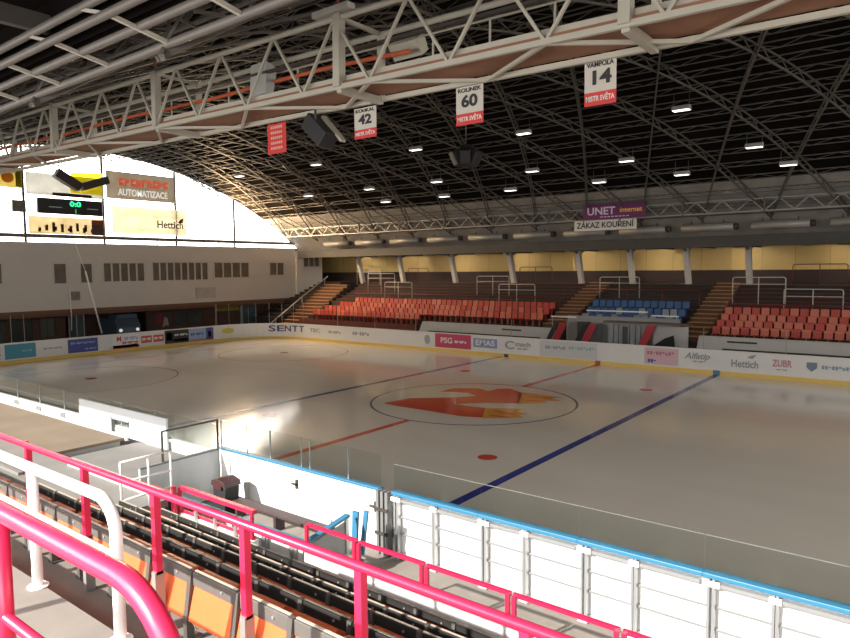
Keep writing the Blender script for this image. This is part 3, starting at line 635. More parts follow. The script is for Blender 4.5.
# ------------------------------------------------------------------ far gantry : catwalk, ducts, signs
t = Thing('lighting_gantry', 'long grey catwalk truss along the roof edge over the far stand', 'catwalk', (-2, 18.9, 8.8))
for y in (17.8, 18.6):
    for z in (8.95, 9.65): t.part('chord', MB().bar((-34.8, y, z), (30.8, y, z), .08), M('gantry_grey', (.24, .235, .22), .5, .2))
t.part('deck', MB().box(-34.8, 30.8, 17.8, 18.6, 8.88, 8.93), M('gantry_deck', (.10, .095, .09), .7))
x = -34
i = 0
while x < 14:
    t.part('brace', MB().bar((x, 17.8, 8.95), (x+.75, 17.8, 9.65), .06).bar((x+.75, 17.8, 9.65), (x+1.5, 17.8, 8.95), .06), MATS['gantry_grey']); x += 1.5
    if i % 3 == 0: t.part('hanger', MB().bar((x, 17.8, 8.9), (x, 17.8, 9.8), .1), steel)
    i += 1
for i in range(12):
    x = -30+4.1*i
    t = Thing('ventilation_duct', 'round grey duct section %s from the scoreboard end along the far roof edge' % ordi(i+1), 'duct', (x, 20.0, 8.0), 'duct sections under the far catwalk')
    t.part('pipe', MB().tube([(x, 20, 8.25), (x+3.1, 20, 8.25)], .24, 12), duct)
    t.part('collar', MB().tube([(x+3.1, 20, 8.25), (x+3.35, 20, 8.25)], .19, 12), darkgrey)
    for xx in (x+.6, x+2.5): t.part('strap', MB().bar((xx, 20, 8.2), (xx, 20, 9.0), .05), darkgrey)
b = MB()
t = Thing('hanging_sign', 'purple banner reading UNET internet hanging from the far catwalk', 'sign', (-1.3, 18.4, 8.95))
s = t.part('sheet', MB().box(-2.9, 1.3, 17.58, 17.62, 8.95, 9.95), purple)
t.text('UNET', (-1.65, 17.565, 9.46), .68, M('lilac_ink', (.62, .52, .66), .6), 0, s, 1.9)
t.text('internet', (.35, 17.565, 9.48), .42, M('orange_ink', (.75, .40, .08), .6), 0, s, 1.45)
sb = MB()
for i in range(8): sb.box(-1.7+.25*i, -1.52+.25*i, 17.57, 17.578, 9.07, 9.13)
t.part('small_lettering', sb, MATS['lilac_ink'], s)
for x in (-2.8, 1.2): t.part('hanger', MB().bar((x, 17.6, 9.95), (x, 17.6, 10.05), .03), darkgrey)
t = Thing('hanging_sign', 'white board reading ZÁKAZ KOUŘENÍ below the purple banner', 'sign', (-2, 18.4, 8.2))
s = t.part('board', MB().box(-3.5, .72, 17.56, 17.6, 8.24, 8.9), signw)
t.text('ZÁKAZ KOUŘENÍ', (-1.39, 17.545, 8.57), .52, ink, 0, s, 3.9)
t = Thing('loudspeaker', 'round dark loudspeaker cluster hanging under the ribs over centre ice', 'loudspeaker', (-.3, 0, 10.2))
sp = M('speaker_black', (.018, .017, .017), .6)
for i in range(6):
    a = i*PI/3; t.part('cabinet', MB().bar((-.3+.12*math.cos(a), .12*math.sin(a), 10.75), (-.3+.62*math.cos(a), .62*math.sin(a), 10.5), .45, .6), sp, bevel=.04)
t.part('hub', MB().tube([(-.3, 0, 10.4), (-.3, 0, 11.1)], .3, 14), sp); t.part('hanger', MB().tube([(-.3, 0, 11.1), (-.3, 0, 14.5)], .03, 8), darkgrey)

# ceiling lights
def rib_light(x, s, lab):
    a = s/RR; y, z = cyl(s, x, RR-1.0)[1:]
    t = Thing('ceiling_light', lab, 'light', (x, y, z), 'box lamps hung under the arched roof')
    t.part('diffuser', MB().box(x-.36, x+.36, y-.17, y+.17, z-.02, z), lamp_em)
    t.part('housing', MB().prism([(y-.22, z), (y+.22, z), (y+.12, z+.2), (y-.12, z+.2)], x-.4, x+.4, 'x'), M('lamp_housing', (.35, .34, .32), .5))
    for xx in (x-.35, x+.35): t.part('hanger', MB().bar((xx, y, z+.2), (xx, y, z+.75), .025), darkgrey)
for nm, s, xs in (('highest', 8.33, (6.28, -2.0, -9.44, -18.2, -26.7)), ('middle', 13.0, (8.52, 2.04, -3.84, -11.1, -17.24, -23.74)), ('lowest', 15.05, (9.75, 4.49, -.33, -6.44, -11.8, -17.26))):
    for i, x in enumerate(xs): rib_light(x, s, 'lit box lamp, %s row of the far roof slope, %s from the scoreboard end' % (nm, ordi(len(xs)-i)))

# ------------------------------------------------------------------ near catwalk truss
t = Thing('lighting_catwalk', 'large cream lattice catwalk truss with brown underside carrying the number banners', 'catwalk', (0, -14.3, 9.2))
cw = t; t.o.location.z += .12; t.o.rotation_euler.y = .0185; ya, yb, z0, z1 = -14.9, -13.7, 9.28, 10.56
for y in (ya, yb): t.part('bottom_chord', MB().bar((-34.8, y, z0), (30.8, y, z0), .08, .09), trussw); t.part('top_chord', MB().tube([(-34.8, y, z1), (30.8, y, z1)], .06, 10), trussw)
t.part('deck', MB().box(-34.8, 30.8, ya+.02, yb-.02, z0+.07, z0+.11), plyd)
t.part('kick_board', MB().bar((-34.8, ya+.12, z0+.17), (30.8, ya+.12, z0+.17), .03, .12), trussw)
for k in range(-20, 9):
    x = 4.15+1.78*k
    t.part('brace', MB().bar((x-.89, ya, z1), (x, ya, z0), .05), trussw); t.part('brace', MB().bar((x, ya, z0), (x+.89, ya, z1), .05), trussw)
    if k % 2 == 0:
        t.part('deck_brace', MB().bar((x, ya, z0-.02), (x+1.78, yb, z0-.02), .06).bar((x, ya, z0-.02), (x-1.78, yb, z0-.02), .06), trussw)
for k in range(-5, 4):
    x = (-36.5, -30, -24, -17.6, -11, -5.0, .6, 6.93, 12.5, 18.5)[k+6]
    t.part('post', MB().bar((x, ya, z0), (x, ya, z1+.05), .17, .17), trussw); t.part('post', MB().bar((x, yb, z0), (x, yb, z1), .12, .12), trussw)
    t.part('cross_beam', MB().bar((x, ya, z0-.03), (x, yb, z0-.03), .12, .14), trussw); t.part('top_cross_beam', MB().bar((x, ya, z1), (x, yb, z1), .07), trussw)
    t.part('hanger_rod', MB().tube([(x, ya, z1), (x-.1, ya, 11.5)], .03, 8), M('rust_steel', (.20, .05, .03), .7))
t.part('handrail', MB().tube([(-34.8, yb-.12, z0+1.0), (30.8, yb-.12, z0+1.0)], .025, 8), trussw)
for k in range(40): t.part('baluster', MB().bar((-34.5+1.2*k*1.05, yb-.12, z0+.1), (-34.5+1.2*k*1.05, yb-.12, z0+1.0), .03), trussw)
t.part('orange_hose', MB().tube([(-34.8, -14.1, z0+.68)]+[(-34+2*i, -14.1+.03*math.sin(i*2.1), z0+.70+.035*math.sin(i*1.7)) for i in range(22)], .045, 8), M('hose_orange', (.50, .10, .03), .7))
t.part('cable_tray', MB().bar((-34.8, -14.3, z0+.88), (30.8, -14.3, z0+.88), .1, .05), darkgrey)
single('floodlight', MB().prism([(-14.35, 9.75), (-14.15, 9.7), (-14.0, 10.35), (-14.3, 10.45)], 3.55, 4.1, 'x'), M('flood_grey', (.40, .40, .37), .5), 'grey box floodlight clamped inside the catwalk near the red lettered banner', 'floodlight')
single('floodlight', MB().prism([(-13.9, 10.2), (-13.7, 9.95), (-13.5, 10.1), (-13.65, 10.4)], 7.3, 8.0, 'x'), M('flood_cream', (.42, .39, .31), .5), 'cream floodlight on the catwalk handrail between banners 42 and 60', 'floodlight')
single('strip_light', MB().box(6.35, 7.3, -15.02, -14.82, 10.63, 10.74), M('strip_white', (.5, .48, .43), .5), 'unlit cream strip light on top of the catwalk chord', 'strip light')
t = Thing('loudspeaker', 'dark tilted box loudspeaker under the catwalk beside the red lettered banner', 'loudspeaker', (5.2, -13.8, 8.5))
t.part('cabinet', MB().bar((4.9, -13.75, 9.12), (5.45, -13.75, 8.62), .42, .38), sp, bevel=.02); t.part('bracket', MB().bar((5.15, -13.6, 9.2), (5.75, -13.62, 8.6), .14, .06), M('bracket_cream', (.36, .33, .27), .6)); t.part('hanger', MB().bar((5.2, -13.9, 8.9), (5.2, -13.9, 9.3), .04), darkgrey)
for x0, x1, z1b, z0b, num, nam, lab in ((6.1, 6.72, 9.21, 8.58, '42', 'KOUKAL', 'white banner with number 42 and red foot hanging from the catwalk'), (8.74, 9.34, 9.2, 8.5, '60', 'ROLINEK', 'white banner with number 60 and red foot hanging from the catwalk'), (11.32, 11.86, 9.18, 8.46, '14', 'VAMPOLA', 'white banner with number 14 and red foot hanging from the catwalk')):
    y = -13.62; w = x1-x0; h = z1b-z0b
    t = Thing('number_banner', lab, 'banner', ((x0+x1)/2, y, z0b), 'number banners under the catwalk')
    s = t.part('sheet', MB().box(x0, x1, y-.005, y+.005, z0b+h*.3, z1b), M('banner_cream', (.50, .47, .41), .7)); f = t.part('red_foot', MB().box(x0, x1, y-.006, y+.006, z0b, z0b+h*.3), redb)
    xm = (x0+x1)/2
    t.text(num, (xm, y-.012, z0b+h*.6), h*.42, ink, 0, s, w*.6, 'number'); t.text(nam, (xm, y-.012, z0b+h*.9), h*.15, ink, 0, s, w*.86)
    t.text('MISTR SVĚTA', (xm, y-.012, z0b+h*.15), h*.16, signw, 0, f, w*.9)
t = Thing('number_banner', 'narrow all red banner with lines of pale lettering under the catwalk', 'banner', (3.6, -13.62, 8.55))
s = t.part('sheet', MB().box(3.25, 3.9, -13.625, -13.615, 8.58, 9.27), redb)
for i in range(5):
    b = MB()
    for j in range(6): b.box(3.37+.07*j, 3.42+.07*j, -13.632, -13.627, 8.68+.12*i, 8.74+.12*i)
    t.part('lettering', b, M('pale_ink', (.6, .35, .3), .6), s)
# near edge gantry pipes
GP = ((-20.0, 9.08), (-20.0, 8.86), (-19.6, 8.82), (-19.2, 8.72))
t = Thing('lighting_gantry', 'grey pipe gantry along the roof edge above the seats with orange backs', 'catwalk', (0, -20.4, 8.6))
for y, z in GP: t.part('pipe', MB().tube([(-34.8, y, z), (30.8, y, z)], .055, 10), M('pipe_grey', (.13, .115, .10), .5, 0, .1))
for k in range(30): t.part('brace', MB().bar((-30+1.5*k, -20.0, 9.08), (-29.3+1.5*k, -20.0, 8.86), .04).bar((-29.3+1.5*k, -20.0, 8.86), (-29.3+1.5*k, -19.2, 8.72), .05), trussw)

# ------------------------------------------------------------------ near rink boards, seen from behind
xs = [7.42, 8.49, 9.52, 10.49, 11.48, 12.44, 13.47, 14.44, 15.45, 16.45, 17.45]
def bays(i): return 'beside the players bench' if i == 0 else '%s bay from the players bench' % ordi(i+1)
for i in range(0, 10, 2):
    xa, xm, xb = xs[i], xs[i+1], xs[i+2]; y = YN
    t = Thing('rink_board', 'white framed rink board with blue cap, '+bays(i//2), 'rink board', ((xa+xb)/2, y, 0), 'near rink board bays')
    t.part('board_face', MB().box(xa, xb, y-.01, y+.02, 0.02, 1.26), white)
    t.part('top_cap', MB().box(xa, xb, y-.13, y+.05, 1.26, 1.33), bluecap, bevel=.01)
    t.part('cap_rail', MB().box(xa+.05, xb-.05, y-.11, y-.02, 1.14, 1.2), alu)
    for z in (.46, .80): t.part('cross_rail', MB().box(xa, xb, y-.07, y-.01, z, z+.035), alu)
    t.part('bottom_rail', MB().box(xa, xb, y-.1, y-.01, 0.0, .06), alu)
    for k, x in enumerate((xa+.12, xm)):
        w = .075 if k == 0 else .05
        t.part('post', MB().box(x-w/2-.02, x-w/2+.02, y-.13, y-.01, -.04, 1.26), alu)
        t.part('post', MB().box(x+w/2-.02, x+w/2+.02, y-.13, y-.01, -.04, 1.26), alu)
        t.part('foot_plate', MB().box(x-.09, x+.09, y-.18, y-.01, -.04, -.02), alu)
        b = t.part('bracket', MB().box(x-w*1.6, x+w*1.6, y-.14, y-.1, 1.14, 1.22), whitep)
    t.part('glass_shield', MB().box(xa+.008, xb-.008, y-.035, y-.023, 1.33, 1.87), glass)
    t.part('glass_edge', MB().box(xa+.012, xb-.012, y-.036, y-.022, 1.868, 1.876), M('glass_edge_pale', (.80, .82, .80), .2))
# corner post cluster
t = Thing('board_post', 'thick grey metal post cluster where the framed boards meet the players bench', 'post', (7.25, -14.1, 0))
for x in (7.1, 7.22, 7.34): t.part('upright', MB().box(x-.035, x+.035, -14.2, -14.04, -.04, 1.3), M('post_dark', (.22, .22, .22), .5, .4))
t.part('hinge', MB().box(7.05, 7.4, -14.24, -14.2, .9, .96), darkgrey); t.part('hinge', MB().box(7.05, 7.4, -14.24, -14.2, .4, .46), darkgrey)

# players bench
t = Thing('rink_board', 'smooth white bench front board with door latch and blue cap beside the players bench', 'rink board', (3.9, YN, 0))
for x0, x1, nm in ((1.52, 2.6, 'board_face'), (2.62, 3.5, 'board_face'), (3.52, 4.6, 'bench_door'), (4.62, 6.1, 'board_face'), (6.12, 7.05, 'bench_door')):
    d = t.part(nm, MB().box(x0, x1, YN-.03, YN+.03, .0, 1.26), white, bevel=.006)
    if nm == 'bench_door': t.part('latch', MB().box(x1-.28, x1-.1, YN-.09, YN-.03, .86, .9).box(x1-.14, x1-.1, YN-.09, YN-.03, .78, 1.0), darkgrey, d)
t.part('top_cap', MB().box(1.53, 7.05, YN-.1, YN+.06, 1.26, 1.31), bluecap, bevel=.01)
t.part('kick_plate', MB().box(1.55, 6.0, YN-.05, YN-.03, .0, .14), black)
for x0, x1 in ((1.52, 2.6), (2.62, 3.5), (3.52, 4.6), (4.62, 6.1), (6.12, 7.05)): t.part('glass_shield', MB().box(x0, x1, YN-.012, YN, 1.31, 2.0), glass)
for x in (1.55, 2.61, 3.51, 4.61, 4.9, 6.11): t.part('shield_post', MB().box(x-.012, x+.012, YN-.02, YN+.005, 1.31, 2.0), M('post_grey2', (.30, .31, .31), .5))
t = Thing('players_bench', 'low dark players bench standing behind the smooth white board', 'bench', (4.4, -14.55, -.04)); bd = M('bench_dark', (.05, .03, .03), .6)
t.part('seat', MB().box(2.9, 6.0, -14.72, -14.42, .3, .36), bd, bevel=.01)
for x in (3.0, 4.4, 5.8): t.part('leg', MB().box(x, x+.08, -14.7, -14.44, -.04, .3), bd)
t = Thing('bench_wall', 'white rear wall of the players bench with blue cap and grey uprights', 'wall', (5, -16.2, 0))
t.part('wall_panel', MB().box(2.4, 7.1, -16.23, -16.17, 0, .85), white); t.part('top_cap', MB().box(2.4, 7.15, -16.3, -16.12, .85, .91), bluecap, bevel=.01)
for x in (2.9, 3.7, 4.5, 5.3, 6.1, 6.9):
    t.part('upright', MB().box(x-.07, x-.04, -16.31, -16.23, -.04, .85), alu); t.part('upright', MB().box(x+.04, x+.07, -16.31, -16.23, -.04, .85), alu)
t = Thing('bench_side_wall', 'grey white end wall of the players bench with dark framed glass above', 'wall', (1.5, -15, 0))
t.part('wall_panel', MB().box(1.43, 1.5, -16.2, -14.03, 0, 1.22), M('bench_grey', (.52, .54, .55), .5)); t.part('top_cap', MB().box(1.41, 1.52, -16.2, -14.03, 1.22, 1.26), M('cap_grey', (.16, .17, .18), .5))
t.part('glass_shield', MB().box(1.455, 1.467, -15.6, -14.03, 1.26, 2.0), glass)
t.part('shield_frame', MB().box(1.44, 1.48, -15.6, -14.03, 1.98, 2.02).box(1.44, 1.48, -14.07, -14.03, 1.26, 2.0).box(1.44, 1.48, -15.62, -15.58, 1.26, 2.0), darkgrey)
t = Thing('bench_gate', 'small grey framed gate with sloping blue cap at the open end of the players bench', 'gate', (7.2, -15.7, 0))
t.part('gate_frame', MB().bar((7.2, -16.2, -.04), (7.2, -16.2, .9), .06).bar((7.2, -15.2, -.04), (7.2, -15.2, 1.08), .06).bar((7.2, -16.2, .25), (7.2, -15.2, .35), .05), alu); t.part('gate_panel', MB().prism([(-16.2, .05), (-15.2, .05), (-15.2, 1.0), (-16.2, .82)], 7.185, 7.2, 'x'), greyp)
t.part('top_cap', MB().bar((7.2, -16.25, .91), (7.2, -15.15, 1.1), .12, .05), bluecap)
t = Thing('bench_door_leaf', 'pair of narrow blue door edges standing open by the players bench', 'door', (7.25, -14.9, 0))
t.part('leaf', MB().prism([(7.08, .2), (7.2, .2), (7.27, 1.1), (7.12, 1.1)], -14.95, -14.9, 'y'), bluecap); t.part('leaf', MB().prism([(7.25, .25), (7.34, .25), (7.48, 1.15), (7.38, 1.15)], -14.9, -14.85, 'y'), bluecap)
t.part('stile', MB().box(7.1, 7.4, -14.94, -14.88, -.04, .2), alu)
t = Thing('rubbish_bin', 'black plastic bin standing at the closed end of the players bench', 'bin', (2.6, -14.6, -.04))
t.part('body', MB().prism([(2.4, -.04), (2.8, -.04), (2.87, .68), (2.33, .68)], -14.85, -14.45, 'y'), black, bevel=.03); t.part('lid', MB().prism([(2.31, .68), (2.89, .68), (2.85, .80), (2.6, .86), (2.35, .80)], -14.88, -14.42, 'y'), M('bin_lid', (.05, .02, .02), .5), bevel=.01); t.part('flap', MB().box(2.45, 2.75, -14.9, -14.875, .62, .72), M('bin_flap', (.06, .015, .02), .5))

# structures towards the scoreboard end on the near side
t = Thing('rink_board', 'near rink board run beyond the white timekeeper wall at the scoreboard end', 'rink board', (-13, YN, 0))
t.part('board_face', MB().box(-23, 1.4, YN-.03, YN+.03, 0, 1.1), white); t.part('top_cap', MB().box(-23, 1.4, YN-.1, YN+.05, 1.1, 1.16), M('cap_pale', (.55, .56, .57), .5)); t.part('glass_shield', MB().box(-23, 1.4, YN-.012, YN, 1.16, 1.85), glass)
for i in range(12): t.part('shield_post', MB().box(-22.5+1.9*i, -22.47+1.9*i, YN-.02, YN+.01, 1.16, 1.85), M('post_grey3', (.32, .33, .33), .5))
for i in range(9): t.part('upright', MB().box(-22.5+1.9*i, -22.42+1.9*i, YN-.16, YN-.03, -.04, 1.1), alu)
t = Thing('timekeeper_wall', 'tall pale white panel with a small grey opening standing behind the near boards', 'panel', (-3.3, -14.1, 0))
wb = M('panel_bluewhite', (.78, .81, .83), .5, 0, .03)
t.part('panel', MB().box(-5.9, -3.8, -14.16, -14.1, -.04, 1.74).box(-2.75, -.78, -14.16, -14.1, -.04, 1.74).box(-3.8, -2.75, -14.16, -14.1, 1.42, 1.74).box(-3.8, -2.75, -14.16, -14.1, -.04, .82), wb)
t.part('opening_frame', MB().box(-3.82, -3.74, -14.2, -14.1, .82, 1.42).box(-3.82, -2.73, -14.2, -14.1, 1.37, 1.42), M('frame_grey', (.25, .27, .28), .5)); t.part('shutter', MB().box(-3.74, -2.75, -14.12, -14.11, .82, 1.1), greyp); t.part('opening_glass', MB().box(-3.74, -2.75, -14.125, -14.12, 1.1, 1.37), glass)
t = Thing('bench_shelter', 'flat brown roofed shelter with white front edge behind the near boards', 'shelter', (-9, -16.5, 0))
t.part('roof', MB().box(-22, -2.1, -18.9, -14.65, 1.04, 1.12), brownslab); t.part('front_edge', MB().box(-22, -2.05, -14.67, -14.58, 1.03, 1.17), whitep); t.part('rear_wall', MB().box(-22, -2.1, -18.9, -18.8, -.04, 1.04), greyp); t.part('end_wall', MB().box(-2.15, -2.1, -18.9, -14.8, -.04, 1.04), greyp)
t = Thing('bench_shelter', 'small flat grey roof between the brown shelter and the players bench', 'shelter', (-.6, -15.5, 0))
t.part('roof', MB().box(-2.0, 1.38, -17.2, -14.3, .86, .94), slabm); t.part('post', MB().box(-1.9, -1.8, -14.5, -14.4, -.04, .86), alu); t.part('post', MB().box(1.2, 1.3, -14.5, -14.4, -.04, .86), alu); t.part('post', MB().box(-1.9, -1.8, -17.15, -17.05, -.04, .86), alu); t.part('post', MB().box(1.2, 1.3, -17.15, -17.05, -.04, .86), alu)
t.part('dark_gap', MB().box(-1.9, 1.3, -17.0, -16.3, .94, .98), M('gap_dark', (.14, .13, .125), .8))
t = Thing('tunnel_roof', 'flat grey concrete roof of the players tunnel beside the seat rows', 'tunnel', (0, -18.2, 0))
t.part('roof', MB().box(-12, 4.5, -19.3, -17.3, 1.32, 1.46), slabm); t.part('parapet', MB().box(.6, 4.4, -17.42, -17.3, 1.0, 1.62), M('parapet_grey', (.46, .46, .45), .7)); t.part('side_wall', MB().box(-12, 4.5, -19.3, -19.2, -.04, 1.32), greyp); t.part('ridge', MB().box(-3, .5, -18.4, -18.3, 1.46, 1.52), slabm); t.part('front_wall', MB().box(-12, 4.5, -17.5, -17.42, -.04, 1.32), greyp)
t = Thing('hand_rail', 'white three bar tubular railing running back beside the players tunnel', 'railing', (4.7, -17.7, 1.5))
for y in (-17.27, -17.72, -18.25): t.part('post', MB().tube([(4.6, y, 1.46), (4.6, y, 2.42)], .022, 8), whitep)
for z in (2.42, 2.05, 1.72): t.part('rail', MB().tube([(4.6, -18.25, z), (4.6, -17.25, z)], .02, 8), whitep)

# ------------------------------------------------------------------ near stand
rows = [(-21.5, 3.70), (-20.72, 3.25), (-19.95, 2.83), (-19.2, 2.39), (-18.4, 1.97)]
edges = [-24.3+.9, -22.17, -21.28, -20.5, -19.73, -18.97, -18.05, -17.2]
zs = [3.6, 3.2, 2.75, 2.33, 1.9, 1.47, 1.1]
def stand_prof():
    pr = [(-26.2, -.04), (-26.2, 4.0), (-23.35, 4.0), (-23.35, 3.6), (-22.17, 3.6)]
    for e, z in zip(edges[2:], zs[1:]): pr += [(pr[-1][0], z), (e, z)]
    pr += [(-17.2, -.04)]; return pr
struct('floor_stand', MB().prism(list(reversed(stand_prof())), 4.6, 22, 'x'), conc)
struct('floor_stand_upper', MB().prism([(-26.2, -.04), (-26.2, 4.0), (-23.35, 4.0), (-23.35, 3.6), (-22.17, 3.6), (-22.17, 3.2), (-21.28, 3.2), (-21.28, 2.75), (-20.5, 2.75), (-20.5, 1.46), (-19.35, 1.46), (-19.35, -.04)][::-1], -12, 4.6, 'x'), conc)
t = Thing('parapet', 'low white front wall of the seating stand under the red frame railing', 'parapet', (10, -17.15, 0))
t.part('wall_panel', MB().box(8.25, 17, -17.2, -17.1, -.04, 1.36), whitep); t.part('wall_panel', MB().box(4.72, 6.98, -17.2, -17.1, -.04, 1.22), whitep)
for x in (5.3, 5.9, 6.5): t.part('upright', MB().box(x-.03, x+.03, -17.24, -17.2, 1.1, 1.5), alu)

def near_seat(rail_mat):
    t = Thing('tip_up_seat', '', 'seat', (0, 0, 0)); w = .53
    o = t
    t.part('backrest', MB().prism([(-.085, -.335), (-.06, -.35), (-.03, -.345), (.012, -.10), (.012, -.085), (-.02, -.085)], -w/2+.03, w/2-.03, 'x'), orange, bevel=.006)
    t.part('top_rail', MB().box(-w/2+.026, w/2-.024, -.03, .0, -.10, 0), rail_mat, bevel=.004)
    t.part('rail_edge', MB().box(-w/2+.026, w/2-.024, -.012, .006, .0, .006), M('sunlit_edge', (.42, .36, .30), .5))  # pale strip paints the sunlit top edge onto the rail
    t.part('bracket', MB().prism([(-.085, -.5), (-.03, -.5), (.0, 0), (-.035, 0), (-.088, -.36)], w/2-.022, w/2+.022, 'x').box(w/2-.05, w/2+.05, -.09, .03, -.5, -.485), M('bracket_grey', (.12, .11, .10), .5, .4))
    t.part('seat_pan', MB().prism([(.05, -.33), (.10, -.35), (.40, -.32), (.42, -.29), (.38, -.28), (.06, -.29)], -w/2+.05, w/2-.05, 'x'), orange, bevel=.006)
    t.part('hinge', MB().box(-w/2+.03, -w/2+.06, -.02, .12, -.36, -.28), black)
    t.part('bolt', MB().tube([(.1, -.03, -.05), (.1, -.038, -.05)], .011, 8), alu)
    t.part('armrest_stop', MB().bar((-w/2+.05, -.05, -.35), (-w/2+.13, -.075, -.36), .02), M('foot_cream', (.55, .42, .28), .5))
    return t.o
protos = {}
x_start = {0: 6.6, 1: 7.4, 2: 6.9, 3: 6.4, 4: 6.15}
x_end = {0: 15.2, 1: 14.6, 2: 14.6, 3: 14.6, 4: 14.6}
for r, (y, z) in enumerate(rows):
    n = int((x_end[r]-x_start[r])/.535)
    for i in range(n):
        x = x_start[r]+.535*(i+.5)
        where = ('top', 'second', 'third', 'fourth', 'lowest')[r]
        lab = 'orange tip-up seat in the %s row behind red frames, %s from the scoreboard end' % (where, ordi(i+1))
        kk = r > 0
        if kk not in protos: o = protos[kk] = near_seat(M('seat_rail_shaded', (.016, .014, .013), .6) if kk else M('seat_rail_grey', (.13, .115, .105), .55, .2, .2, 12)); o['label'] = lab; o['category'] = 'seat'  # lower rows get a darker rail colour to paint in their shade
        else: o = dup(protos[kk], (x, y, z), lab)
        o.location = (x, y, z); o['group'] = '%s row of orange tip-up seats' % where
# railing on the top seat row
t = Thing('seat_railing', 'long red railing with round rail on posts above the top orange seat row', 'railing', (11.5, -21.55, 3.2))
t.part('rail', MB().tube([(6.5, -21.62, 4.245), (16, -21.62, 4.245)], .027, 10), red)
for x in (8.4, 9.53, 10.61, 11.68, 12.71, 13.70, 14.7): t.part('post', MB().bar((x, -21.62, 3.64), (x, -21.62, 4.23), .05), red); t.part('post_shoe', MB().bar((x, -21.62, 3.2), (x, -21.62, 3.66), .075, .05), M('shoe_grey', (.3, .29, .28), .5, .4))
# front railing frames
t0 = dict(a=(4.72, 6.95, 1.25, 1.70), b=(8.28, 9.37, 1.4, 1.80), c=(9.41, 10.64, 1.4, 1.79), d=(10.68, 12.0, 1.4, 1.78), e=(12.04, 13.4, 1.4, 1.78), f=(13.44, 14.8, 1.4, 1.78))
labs = dict(a='red frame railing before the players bench, separate from the others', b='red frame railing next to the gap in the stand front', c='second red frame railing from the gap in the stand front', d='third red frame railing from the gap in the stand front', e='fourth red frame railing from the gap in the stand front', f='fifth red frame railing from the gap in the stand front')
for k, (x0, x1, za, zb) in t0.items():
    t = Thing('frame_railing', labs[k], 'railing', ((x0+x1)/2, -17.15, 1.1), 'red frame railings on the stand front'); y = -17.15
    t.part('top_rail', MB().bar((x0, y, zb), (x1, y, zb), .09 if k == 'a' else .045, .07 if k == 'a' else .05), red); t.part('bottom_rail', MB().bar((x0, y, za), (x1, y, za), .045, .05), red)
    for x in (x0+.025, x1-.025): t.part('upright', MB().bar((x, y-.04, 1.23 if k == 'a' else 1.37), (x, y-.04, zb), .05), red)
t = Thing('frame_railing', 'low red rail on the tunnel edge joining the white railing', 'railing', (3, -17.36, 1.6))
t.part('rail', MB().bar((2.7, -17.22, 1.50), (4.66, -17.22, 1.54), .09, .09), red); t.part('post', MB().bar((4.72, -17.3, 1.1), (4.72, -17.3, 1.75), .07), red)
t = Thing('frame_railing', 'red double rail railing on the tunnel roof ending in a short post', 'railing', (-4, -17.4, 1.46))
t.part('rail', MB().bar((-11, -17.36, 1.62), (-1.76, -17.36, 1.60), .05), red); t.part('rail', MB().bar((-11, -17.36, 1.40), (-1.76, -17.36, 1.38), .05), red); t.part('post', MB().bar((-1.76, -17.36, 1.3), (-1.76, -17.36, 1.66), .09), red)
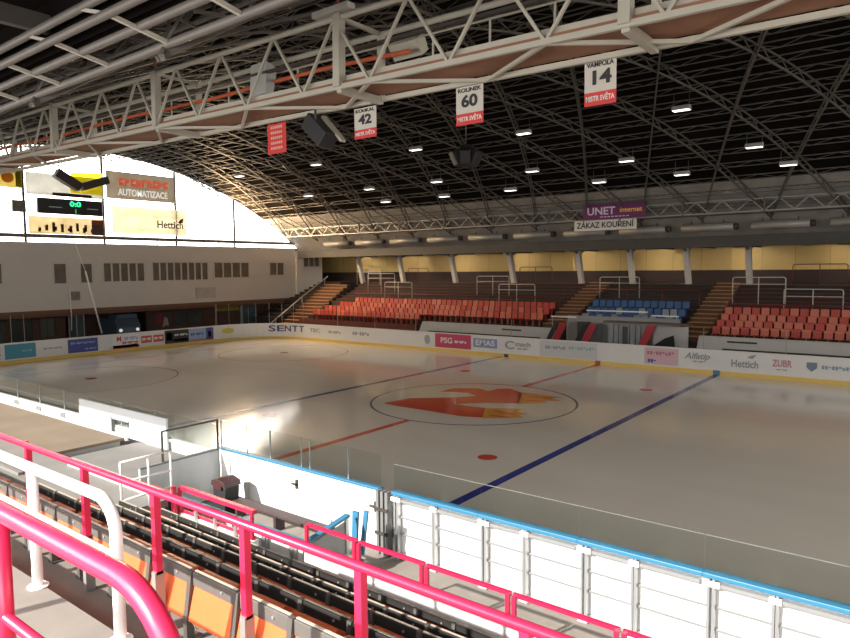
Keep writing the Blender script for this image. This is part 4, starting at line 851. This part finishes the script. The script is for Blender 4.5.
# white hoop railing and red foreground railing
t = Thing('hoop_railing', 'white tubular hoop railing standing on the concrete step behind the orange seats', 'railing', (11.2, -22.2, 3.6)); y = -22.2
cv = [(12.05+.2*math.sin(a*PI/16), y, 4.26+.2*math.cos(a*PI/16)) for a in range(9)]
t.part('hoop', MB().tube([(7.5, y, 4.46)]+cv+[(12.25, y, 3.6)], .036, 12), whitep)
t.part('mid_rail', MB().tube([(7.5, y, 4.15), (12.25, y, 4.12)], .024, 10), whitep)
for x in (11.1, 9.9, 8.7): t.part('post', MB().tube([(x, y, 3.6), (x, y, 4.45)], .036, 12), whitep)
for x in (11.1, 12.25): t.part('foot_plate', MB().tube([(x, y, 3.6), (x, y, 3.612)], .07, 12), whitep)
t = Thing('hoop_railing', 'thick red tubular hoop railing in front of the white one', 'railing', (13.3, -23.0, 4.0)); y = -23.0
cv = [(13.86+.38*math.sin(a*PI/20), y, 4.39+.38*math.cos(a*PI/20)) for a in range(11)]
t.part('hoop', MB().tube([(9, y, 4.77)]+cv+[(14.24, y, 3.6)], .042, 16), red)
t.part('post', MB().tube([(12.8, y, 3.6), (12.8, y, 4.75)], .042, 14), red); t.part('post', MB().tube([(11.2, y, 3.6), (11.2, y, 4.75)], .042, 14), red)
t.part('mid_rail', MB().tube([(9, y, 4.28), (14.2, y, 4.28)], .026, 10), red)
t.part('foot_plate', MB().tube([(12.8, y, 3.6), (12.8, y, 3.615)], .08, 12), red)

# ------------------------------------------------------------------ light
w = bpy.data.worlds.new('world'); bpy.context.scene.world = w; w.use_nodes = True
bg = w.node_tree.nodes['Background']; bg.inputs[0].default_value = (.98, .97, .96, 1); bg.inputs[1].default_value = 1.0
sun = bpy.data.lights.new('sun', 'SUN'); sun.energy = 9.0; sun.angle = math.radians(.6); sun.color = (1, .95, .87)
so = bpy.data.objects.new('sun', sun); C.objects.link(so)
so.rotation_euler = Vector((.30, 1, -.65)).to_track_quat('-Z', 'Y').to_euler()
def area(name, loc, tgt, sx_, sy_, e, col=(1, 1, 1)):
    l = bpy.data.lights.new(name, 'AREA'); l.shape = 'RECTANGLE'; l.size = sx_; l.size_y = sy_; l.energy = e; l.color = col
    o = bpy.data.objects.new(name, l); C.objects.link(o); o.location = loc
    o.rotation_euler = (Vector(tgt)-Vector(loc)).to_track_quat('-Z', 'Y').to_euler(); return o
area('window_daylight', (8, -26.1, 6.2), (8, 0, 2), 34, 2.6, 1800, (1, .97, .93))
area('arch_warm_fill', (-34.6, 13.5, 10.4), (-24, 17.5, 12.8), 9, 2.6, 5000, (1, .68, .36))  # warm fill lamp added inside the gable to gild the roof ribs
sc = bpy.context.scene
sc.view_settings.view_transform = 'Standard'; sc.view_settings.look = 'None'; sc.view_settings.exposure = 0.32
sc.cycles.use_denoising = True; sc.cycles.max_bounces = 8; sc.cycles.transparent_max_bounces = 16
